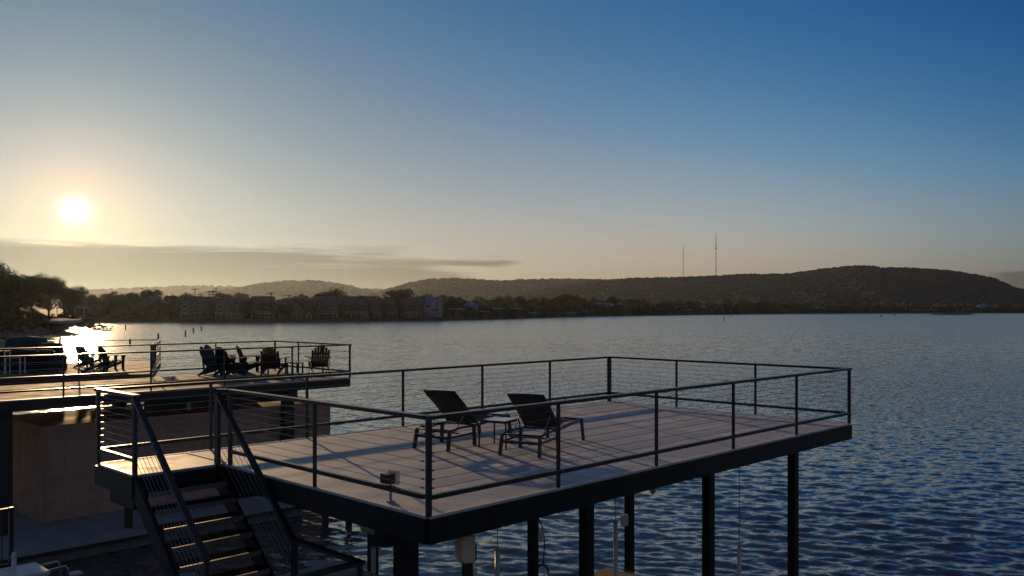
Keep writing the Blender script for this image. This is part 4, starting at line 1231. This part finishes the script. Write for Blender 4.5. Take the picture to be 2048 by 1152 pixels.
# ------------------------------------------------------------------ neighbour's dock
nb0 = dk(0, 16.2)
nb = empty('boat_dock', nb0, TH, 'brown neighbouring deck with lounge chairs at its railed end, behind the stairs', 'boat dock')
NX0, NX1, NY = -3.2, 10.3, 4.6
MB().box(NX0, NX1 - .03, 0.03, NY - .03, -0.05, 0).build('decking', M['wood_deck'], nb)
fs_ = MB()
for (x0, y0, x1, y1) in ((NX0, 0, NX1, 0), (NX1, .03, NX1, NY), (NX0, NY, NX1, NY), (NX0, .03, NX0, NY)):
    fs_.bar((x0, y0, -.155), (x1, y1, -.155), .06, .26)
fs_.build('fascia', M['wood_dark'], nb)
MB().bar((NX0, 0.0, 0), (NX1, 0.0, 0), .08, .03, off=-.009).build('edging', M['edge'], nb)
MB().box(4.0, NX1 - 1.6, 0.5, 0.7, -.62, -.285).build('girder', M['wood_dark'], nb)
MB().box(4.0, NX1 - 1.6, NY - .7, NY - .5, -.62, -.285).build('girder', M['wood_dark'], nb)
for u_, v_ in ((NX1 - 1.9, .6), (NX1 - 1.9, NY - .6), (4.6, NY - .6), (.1, NY - .6), (0.42, 0.2)):
    MB().box(u_ - .15, u_ + .15, v_ - .15, v_ + .15, -5.2, -.621 if u_ > 4 else -.286).build('column', M['wood_dark'], nb)
kw = dict(cables=3, cable_r=0.005)
railing(nb, ((NX0, 0), (NX1, 0)), [0.5, 2.75, 4.9, 7.1, 9.2, 11.4, 13.5], **kw)
railing(nb, ((NX1, .05), (NX1, NY)), [1.5, 3.0, 4.55], **kw)
railing(nb, ((NX1 - .05, NY), (NX0, NY)), [2.2, 4.4, 6.6, 8.8, 11.0, 13.2], **kw)

# canvas curtain wall below the neighbour's deck
def curtain(name, u0, u1, v0, v1, z0, z1, m_, label, amp=.05, fold=.28, roof=None, slope=0.0):
    e = empty(name, dk(u0, v0, z0), TH, label, 'canvas enclosure')
    L = u1 - u0; D_ = v1 - v0; H = z1 - z0
    ph = rnd.uniform(0, 6)
    def wav(t, z):
        return amp * (math.sin(t * 2 * math.pi / fold + ph + .6 * math.sin(z * 1.3)) * .5 + .5 * math.sin(t * 2 * math.pi / (fold * 2.7) + z * .8)) * (0.35 + 0.65 * (1 - z / H))
    f = MB().grid(lambda u, v: (u * L, wav(u * L, v * H), v * H), int(L / .07), 10)
    f.build('front_panel', m_, e, smooth=True)
    f = MB().grid(lambda u, v: (wav(u * D_ + 3, v * H) , u * D_, v * H), int(D_ / .07) + 1, 10)
    f.build('side_panel', m_, e, smooth=True)
    f = MB().grid(lambda u, v: (L + wav(u * D_ + 7, v * H), u * D_, v * H), int(D_ / .07) + 1, 10)
    f.build('side_panel', m_, e, smooth=True)
    f = MB().grid(lambda u, v: (u * L, D_ + wav(u * L + 2, v * H), v * H), int(L / .15), 6)
    f.build('rear_panel', m_, e, smooth=True)
    f = MB().grid(lambda u, v: (u * (L + .1) - .05, v * (D_ + .1) - .05, H + .012 + slope * math.sin(v * math.pi) + .03 * math.sin(u * 9 + v * 4) * math.sin(v * 7)), 24, 16)
    f.build('top_panel', m_, e, smooth=True)
    r = MB()
    for s in ((0, 0), (L, 0), (0, D_), (L, D_)):
        r.tube([(s[0], s[1], 0), (s[0], s[1], H)], .04, 8)
    r.tube([(0, -.02, .03), (L, -.02, .03)], .035, 8); r.tube([(-.02, 0, .03), (-.02, D_, .03)], .035, 8)
    r.build('hem_tube', m_, e)
curtain('canvas_enclosure', 1.45, 10.05, 17.0, 20.3, -3.25, -0.80, M['tarp'], 'long brown canvas enclosure on the lower dock under the neighbouring deck', .075, .36, slope=0.0)
ld = empty('lower_dock', dk(-1.6, 14.2, -3.25), TH, 'grey lower dock just above the water, carrying the brown canvas enclosure', 'dock')
MB().box(-2.4, 9.0, 0, 6.5, -.05, 0).build('decking', M['low_deck'], ld)
MB().box(-2.42, 9.02, -.03, 6.52, -.14, -.052).build('rim', M['wood_dark'], ld)
MB().box(-2.35, 8.95, .04, 6.45, -.34, -.141).build('skirt', M['wood_grey'], ld)
for u_ in (-1.8, .1, 2.2, 4.4, 6.6, 8.7):
    for v_ in (.35, 6.0):
        MB().tube([(u_, v_, -2.0), (u_, v_, -.341)], .09, 8).build('pile', M['wood_dark'], ld)
e = empty('support_post', px(257, 1055, DZ - 3.25), TH, 'dark square post with a bracket standing before the brown canvas enclosure', 'post')
MB().box(-.075, .075, -.075, .075, 0, .66).build('shaft', M['wood_dark'], e)
MB().box(-.2, .2, -.13, .13, .661, .93).build('bracket', M['steel'], e)
# mooring piles beyond the lower dock
for x, yb, lab in ((650, 1051, 'left one of the two piles behind the grey deck girder'), (697, 1053, 'right one of the two piles behind the grey deck girder')):
    p = px(x, yb, 0)
    e = empty('mooring_pile', p, 0, lab, 'pile', 'piles standing in the water beyond the stairs')
    MB().tube([(0, 0, -1), (0.02, 0, 1.5)], .09, 10).build('shaft', M['pole'], e, smooth=True)
    MB().tube([(0.02, 0, 1.5), (0.02, 0, 1.56)], .1, 10).build('cap', M['black'], e)

# ------------------------------------------------------------------ adirondack chairs
def adirondack(loc, rz, m_, label, group, name='garden_chair'):
    """faces local +x"""
    e = empty(name, loc, rz, label, 'garden chair', group)
    s_ = MB()
    for s in (-1, 1):
        s_.prism([(.34, .36), (.36, .26), (-.42, 0.0), (-.5, 0.03), (-.18, .2)], 'y', s * .27 - .012, s * .27 + .012)
    s_.build('side_rail', m_, e)
    for k in range(6):
        x_ = .30 - k * .085; z_ = .372 - (k / 5) ** 1.3 * .12
        MB().box(x_ - .035, x_ + .035, -.285, .285, z_ - .01, z_ + .01).build('seat_slat', m_, e)
    # fan back
    base = Vector((-.14, 0, .22)); lean = Vector((-.34, 0, .80)).normalized()
    for k in range(7):
        t = (k - 3) / 3
        hh = .80 - .16 * t * t
        y0 = t * .235; y1 = t * .275
        MB().bar(base + Vector((0, y0, 0)), base + lean * hh + Vector((0, y1, 0)), .080, .018, up=(1, 0, .42)).build('back_slat', m_, e)
    MB().bar(base + lean * .18 + Vector((-.02, -.25, 0)), base + lean * .18 + Vector((-.02, .25, 0)), .02, .05).build('back_brace', m_, e)
    MB().bar(base + lean * .52 + Vector((-.02, -.28, 0)), base + lean * .52 + Vector((-.02, .28, 0)), .02, .05).build('back_brace', m_, e)
    for s in (-1, 1):
        MB().prism([(.42, s * .26), (.46, s * .34), (.40, s * .44), (.2, s * .42), (-.3, s * .36), (-.32, s * .30), (.2, s * .27)], 'z', .56, .582).build('armrest', m_, e)
        MB().prism([(.28, 0), (.38, 0), (.40, .44), (.44, .559), (.26, .559), (.28, .44)], 'y', s * .30 - .012, s * .30 + .012).build('leg', m_, e)
        MB().bar((-.27, s * .32, .558), (-.24, s * .28, .1), .06, .022, up=(0, 1, 0)).build('leg', m_, e)
    return e
grpc = 'garden chairs at the end of the neighbouring deck'
def A(x, yb, dd, rz, m_, label, grp=grpc, z=DZ):
    p = px(x, yb, z)
    return adirondack(p, rz, m_, label, grp)
PD, PB, PT = M['plastic_dark'], M['plastic_brown'], M['plastic_teal']
A(429, 750.5, 0, 0.0, PD, 'dark slatted chair farthest left, seen in profile facing right')
A(437, 744.5, 0, -0.15, PD, 'dark slatted chair half hidden behind the leftmost profile chair')
A(461, 750.0, 0, 0.95, PD, 'dark slatted chair with its broad back towards the stairs, third from the left')
A(500, 745.0, 0, 0.55, PD, 'dark slatted chair behind the blue cooler')
A(547, 750.0, 0, 1.50, PB, 'brown slatted chair with light showing between its back slats, left of the small table')
A(638, 746.5, 0, 1.95, PB, 'brown slatted chair alone near the right corner of the neighbouring deck')
e = empty('cooler', px(481, 744.5, DZ), 0.3, 'blue cooler among the dark garden chairs', 'cooler')
MB().box(-.26, .26, -.18, .18, 0, .30).build('body', M['blue'], e, bevel=.015)
MB().box(-.27, .27, -.19, .19, .303, .36).build('lid', M['blue'], e, bevel=.012)
MB().tube([(-.28, 0, .2), (-.3, 0, .28), (-.28, 0, .34)], .01, 6).build('handle', M['white'], e)
e = empty('side_table', px(590, 750.5, DZ), 0.75, 'small open framed table between the two brown garden chairs', 'side table')
MB().box(-.2, .2, -.2, .2, .40, .43).build('tabletop', PD, e)
MB().box(-.17, .17, -.17, .17, .05, .07).build('shelf', M['white_cover'], e)
for sx in (-1, 1):
    for sy in (-1, 1):
        MB().box(sx * .18 - .02, sx * .18 + .02, sy * .18 - .02, sy * .18 + .02, 0, .399).build('leg', PD, e)

# ------------------------------------------------------------------ second neighbouring deck (far left)
Z2 = DZ - 0.2
B2 = px(300, 748, Z2)
d2 = math.atan2(-B2.x + px(-300, 758, Z2).x, px(-300, 758, Z2).y - B2.y)
ex = (px(-300, 762, Z2) - B2); ex.z = 0; exn = ex.normalized()
ang2 = math.atan2(exn.y, exn.x)
n2 = empty('boat_dock', B2, ang2, 'farther railed deck at the left with a pair of chairs against the sun glitter', 'boat dock')
# local x runs to the left along the near edge, local y is away from its right hand side -> negative y is away from the viewer
sgn = -1 if (Vector((-math.sin(ang2), math.cos(ang2), 0)).y < 0) else 1
LY2 = 8.6
MB().box(0.03, 15, min(0, sgn * LY2) + .03, max(0, sgn * LY2) - .03, -.05, 0).build('decking', M['wood_deck'], n2)
f2 = MB()
for (x0, y0, x1, y1) in ((0, 0, 15, 0), (0, sgn * .03, 0, sgn * LY2), (0, sgn * LY2, 15, sgn * LY2)):
    f2.bar((x0, y0, -.16), (x1, y1, -.16), .06, .27)
f2.build('fascia', M['wood_dark'], n2)
for u_, v_ in ((1, 1), (1, 7.6), (7, 1), (7, 7.6), (13, 1), (13, 7.6)):
    MB().box(u_ - .14, u_ + .14, sgn * v_ - .14, sgn * v_ + .14, -5.2, -.3).build('column', M['wood_dark'], n2)
railing(n2, ((0, sgn * LY2), (15, sgn * LY2)), [0, 2.5, 5, 7.5, 10, 12.5, 15], top=1.0, cables=2, cable_r=.005, low=False, capw=.06, postw=.04)
railing(n2, ((0, sgn * 2.0), (0, sgn * LY2)), [0, 1.3, 2.6, 4.0, 5.3, 6.55], top=1.0, cables=2, cable_r=.005, low=False, capw=.06, postw=.04)
# gangway gate at its right corner
gt = empty('gate', px(303, 747.5, Z2), math.atan2(1, -.331), 'railed gate with a white panel at the right end of the farther deck', 'gate')
MB().prism([(0, -.05), (2.2, .0), (2.2, .42), (1.5, .30), (0, .10)], 'y', -.02, .02).build('panel', M['white'], gt)
g_ = MB()
for k in range(6):
    g_.box(k * .44 - .02, k * .44 + .02, -.025, .025, 0, 1.02)
g_.bar((-.02, 0, 1.04), (2.24, 0, 1.12), .05, .04)
g_.build('balusters', M['rail'], gt)
A(192, 743, 0, 0.25, PT, 'teal slatted chair against the sun glitter, left one of the pair', 'chairs on the farther deck', Z2)
A(222, 739, 0, 0.9, PD, 'dark slatted chair against the sun glitter, right one of the pair', 'chairs on the farther deck', Z2)
A(176, 735, 0, 0.0, PT, 'slatted chair partly hidden behind the glitter pair', 'chairs on the farther deck', Z2)

def sofa(p, rz):
    e = empty('outdoor_sofa', p, rz, 'long dark outdoor sofa with teal cushions on the farther deck', 'sofa')
    MB().box(-1.15, 1.15, -.4, .4, .08, .34).build('base', M['plastic_dark'], e, bevel=.02)
    MB().box(-1.15, 1.15, .26, .42, .345, .82).build('backrest', M['plastic_dark'], e, bevel=.02)
    for s in (-1, 1):
        MB().box(s * 1.07 - .08, s * 1.07 + .08, -.4, .255, .345, .62).build('armrest', M['plastic_dark'], e, bevel=.015)
    for k in range(3):
        MB().box(-.97 + k * .65, -.97 + k * .65 + .62, -.38, .2, .346, .48).build('seat_cushion', M['cushion'], e, bevel=.03)
        MB().box(-.97 + k * .65 + .03, -.97 + k * .65 + .59, .08, .25, .49, .88).build('back_cushion', M['cushion'], e, bevel=.03)
sofa(px(66, 745, Z2), 3.0)
e = empty('patio_table', px(60, 737, Z2), 0.1, 'table with a pale top and covered pile behind the outdoor sofa', 'patio table')
MB().box(-1.0, 1.0, -.5, .5, .70, .74).build('tabletop', M['white_cover'], e)
for sx in (-1, 1):
    for sy in (-1, 1):
        MB().box(sx * .9 - .03, sx * .9 + .03, sy * .42 - .03, sy * .42 + .03, 0, .699).build('leg', PD, e)
p = px(120, 733, Z2)
e = empty('parasol', p, 0, 'folded dark parasol beside the outdoor sofa', 'parasol')
MB().tube([(0, 0, .04), (0, 0, 1.25)], .025, 8).build('pole', PD, e)
MB().tube([(0, 0, .35), (0, 0, .6), (0, 0, 1.2)], .16, 10, r1=.04).build('canopy', M['cushion'], e)
MB().tube([(0, 0, 0), (0, 0, .05)], .25, 12).build('base', PD, e)
def covered(p, rz, sx, sy, h, label, m_):
    e = empty('furniture_cover', p, rz, label, 'furniture cover', 'covered furniture on the farther deck')
    def cf(u, v):
        a_ = u * 2 * math.pi; k = (1.0 - 0.25 * v) if v < 0.85 else (1.0 - 0.25 * v) * max(0.02, (1 - v) / 0.15)
        w = 1 + 0.05 * math.sin(a_ * 7 + 2 * v) * (1 - v)
        ex_ = 0.55
        cx = math.copysign(abs(math.cos(a_)) ** ex_, math.cos(a_)); cy = math.copysign(abs(math.sin(a_)) ** ex_, math.sin(a_))
        z = h * min(v, 0.85) / 0.85 + (0.06 * h * (v - 0.85) / 0.15 if v > 0.85 else 0)
        return (sx * cx * k * w, sy * cy * k * w, z)
    MB().grid(cf, 40, 14).build('canvas', m_, e, smooth=True)
    MB().tube([(sx * .99 * math.cos(t), sy * .99 * math.sin(t), .04) for t in np.linspace(0, 2 * math.pi, 25)], .02, 5).build('hem', m_, e)
covered(px(104, 738, Z2), 0.3, .5, .4, 1.02, 'dark teal covered grill standing at the right of the outdoor sofa', M['cushion'])
covered(px(54, 733, Z2), 0.1, .9, .6, 1.2, 'big dark covered heap behind the outdoor sofa', M['cushion'])

def patio_chair(p, rz, label):
    e = empty('patio_chair', p, rz, label, 'patio chair', 'pale patio chairs on the farther deck')
    MB().box(-.24, .24, -.24, .24, .42, .46).build('seat', M['cushion'], e)
    b = MB(); b.box(-.27, -.24, -.26, .26, .84, .88); b.box(-.27, -.24, -.26, .26, .60, .64)
    b.build('backrest', M['white'], e)
    for sx in (-1, 1):
        for sy in (-1, 1):
            MB().box(sx * .255 - .018, sx * .255 + .018, sy * .255 - .018, sy * .255 + .018, 0, .84 if sx < 0 else .62).build('leg', M['white'], e)
    for sy in (-1, 1):
        MB().box(-.27, .27, sy * .255 - .025, sy * .255 + .025, .621, .65).build('armrest', M['white'], e)
patio_chair(px(30, 749, Z2), 0.2, 'pale framed patio chair in front of the outdoor sofa, left of the near post')
patio_chair(px(-4, 747, Z2), 0.5, 'pale framed patio chair cut by the left edge')

# ------------------------------------------------------------------ lower left corner
e = empty('metal_gate', pxd(22, 1135, 13.4), TH + math.pi, 'black metal gate with a sunlit top at the lower left corner', 'gate')
MB().box(-.03, .03, -.03, .03, -1.2, .93).build('post', M['rail'], e)
g_ = MB(); g_.bar((.03, 0, .9), (1.1, 0, .9), .05, .05); g_.bar((.03, 0, .05), (1.1, 0, .05), .04, .04)
for k in range(8): g_.box(.12 + k * .12, .135 + k * .12, -.008, .008, .05, .9)
g_.build('panel', M['rail'], e)
e = empty('dock_box', pxd(10, 1140, 13.0), TH, 'pale grey storage box lid at the bottom left corner', 'storage box')
MB().box(-.9, .45, -.5, .12, -1.0, -.06).build('body', M['white'], e, bevel=.02)
MB().box(-.92, .47, -.52, .14, -.059, .0).build('lid', M['white'], e, bevel=.015)
e = empty('pipe', pxd(28, 1140, 13.1), 0, 'capped white pipe upright beside the black gate', 'pipe')
MB().tube([(0, 0, -1.0), (0, 0, .2)], .035, 12).build('tube', M['white'], e, smooth=True)
MB().tube([(0, 0, .2), (0, 0, .24), (0, 0, .27)], .045, 12, r1=.02).build('cap', M['white'], e, smooth=True)
e = empty('ladder_rail', pxd(85, 1145, 13.2), TH, 'bent grey metal ladder rail rising at the bottom left', 'ladder')
MB().tube([(-.5, 0, -.06), (-.45, 0, -.02), (.32, 0, .02), (.36, 0, -.03), (.36, 0, -1.2)], .022, 8).build('rail', M['galv'], e, smooth=True)
MB().tube([(-.5, .35, -.06), (-.45, .35, -.02), (.32, .35, .02), (.36, .35, -.03), (.36, .35, -1.2)], .022, 8).build('rail', M['galv'], e, smooth=True)
MB().tube([(.36, 0, -.5), (.36, .35, -.5)], .02, 8).build('rung', M['galv'], e)
e = empty('mooring_post', pxd(150, 1149, 13.6), TH, 'short post with a sunlit flat top at the bottom edge left of the stairs', 'post')
MB().box(-.08, .08, -.08, .08, -1.8, 0).build('shaft', M['wood_grey'], e)
MB().box(-.09, .09, -.09, .09, .002, .03).build('cap', M['white_cover'], e)
# white post and small lit dock seen through the gap at the far left
p = px(25, 1000, 0.0)
e = empty('dock_post', pxd(25, 930, 30.0), .4, 'pale square post in the gap left of the brown canvas enclosure', 'post')
MB().box(-.09, .09, -.09, .09, -1.5, 1.45).build('shaft', M['white'], e)
MB().box(-.11, .11, -.11, .11, 1.452, 1.5).build('cap', M['white'], e)
e = empty('small_dock', pxd(15, 928, 30.0), TH, 'sunlit scrap of dock in the gap left of the brown canvas enclosure', 'dock')
MB().box(-1.6, .35, -.5, 1.2, -.06, 0).build('decking', M['wood_deck'], e)
MB().box(-1.6, .36, -.52, 1.22, -.3, -.062).build('frame', M['wood_dark'], e)
for q in (-1.4, .2): MB().box(q - .08, q + .08, 0, .16, -2, -.301).build('pile', M['wood_dark'], e)
caged_lamp(dk(4.9, 16.1, -0.40) , 'caged lamp under the edge of the neighbouring deck')

# ------------------------------------------------------------------ haze
hm = bpy.data.materials.new('haze'); hm.use_nodes = True
H = NT(hm.node_tree); H.n.clear()
ho = H.new('ShaderNodeOutputMaterial'); hv = H.new('ShaderNodeVolumePrincipled')
hv.inputs['Color'].default_value = (0.80, 0.90, 1.0, 1)
hv.inputs['Density'].default_value = 2.3e-5
hv.inputs['Anisotropy'].default_value = 0.6
H.l.new(hv.outputs[0], ho.inputs['Volume'])
HZ = MB().box(-7000, 7000, -1500, 8000, -3, 222).build('haze', hm)
tag(HZ, 'pale morning haze over the lake and hills', 'haze', kind='stuff')
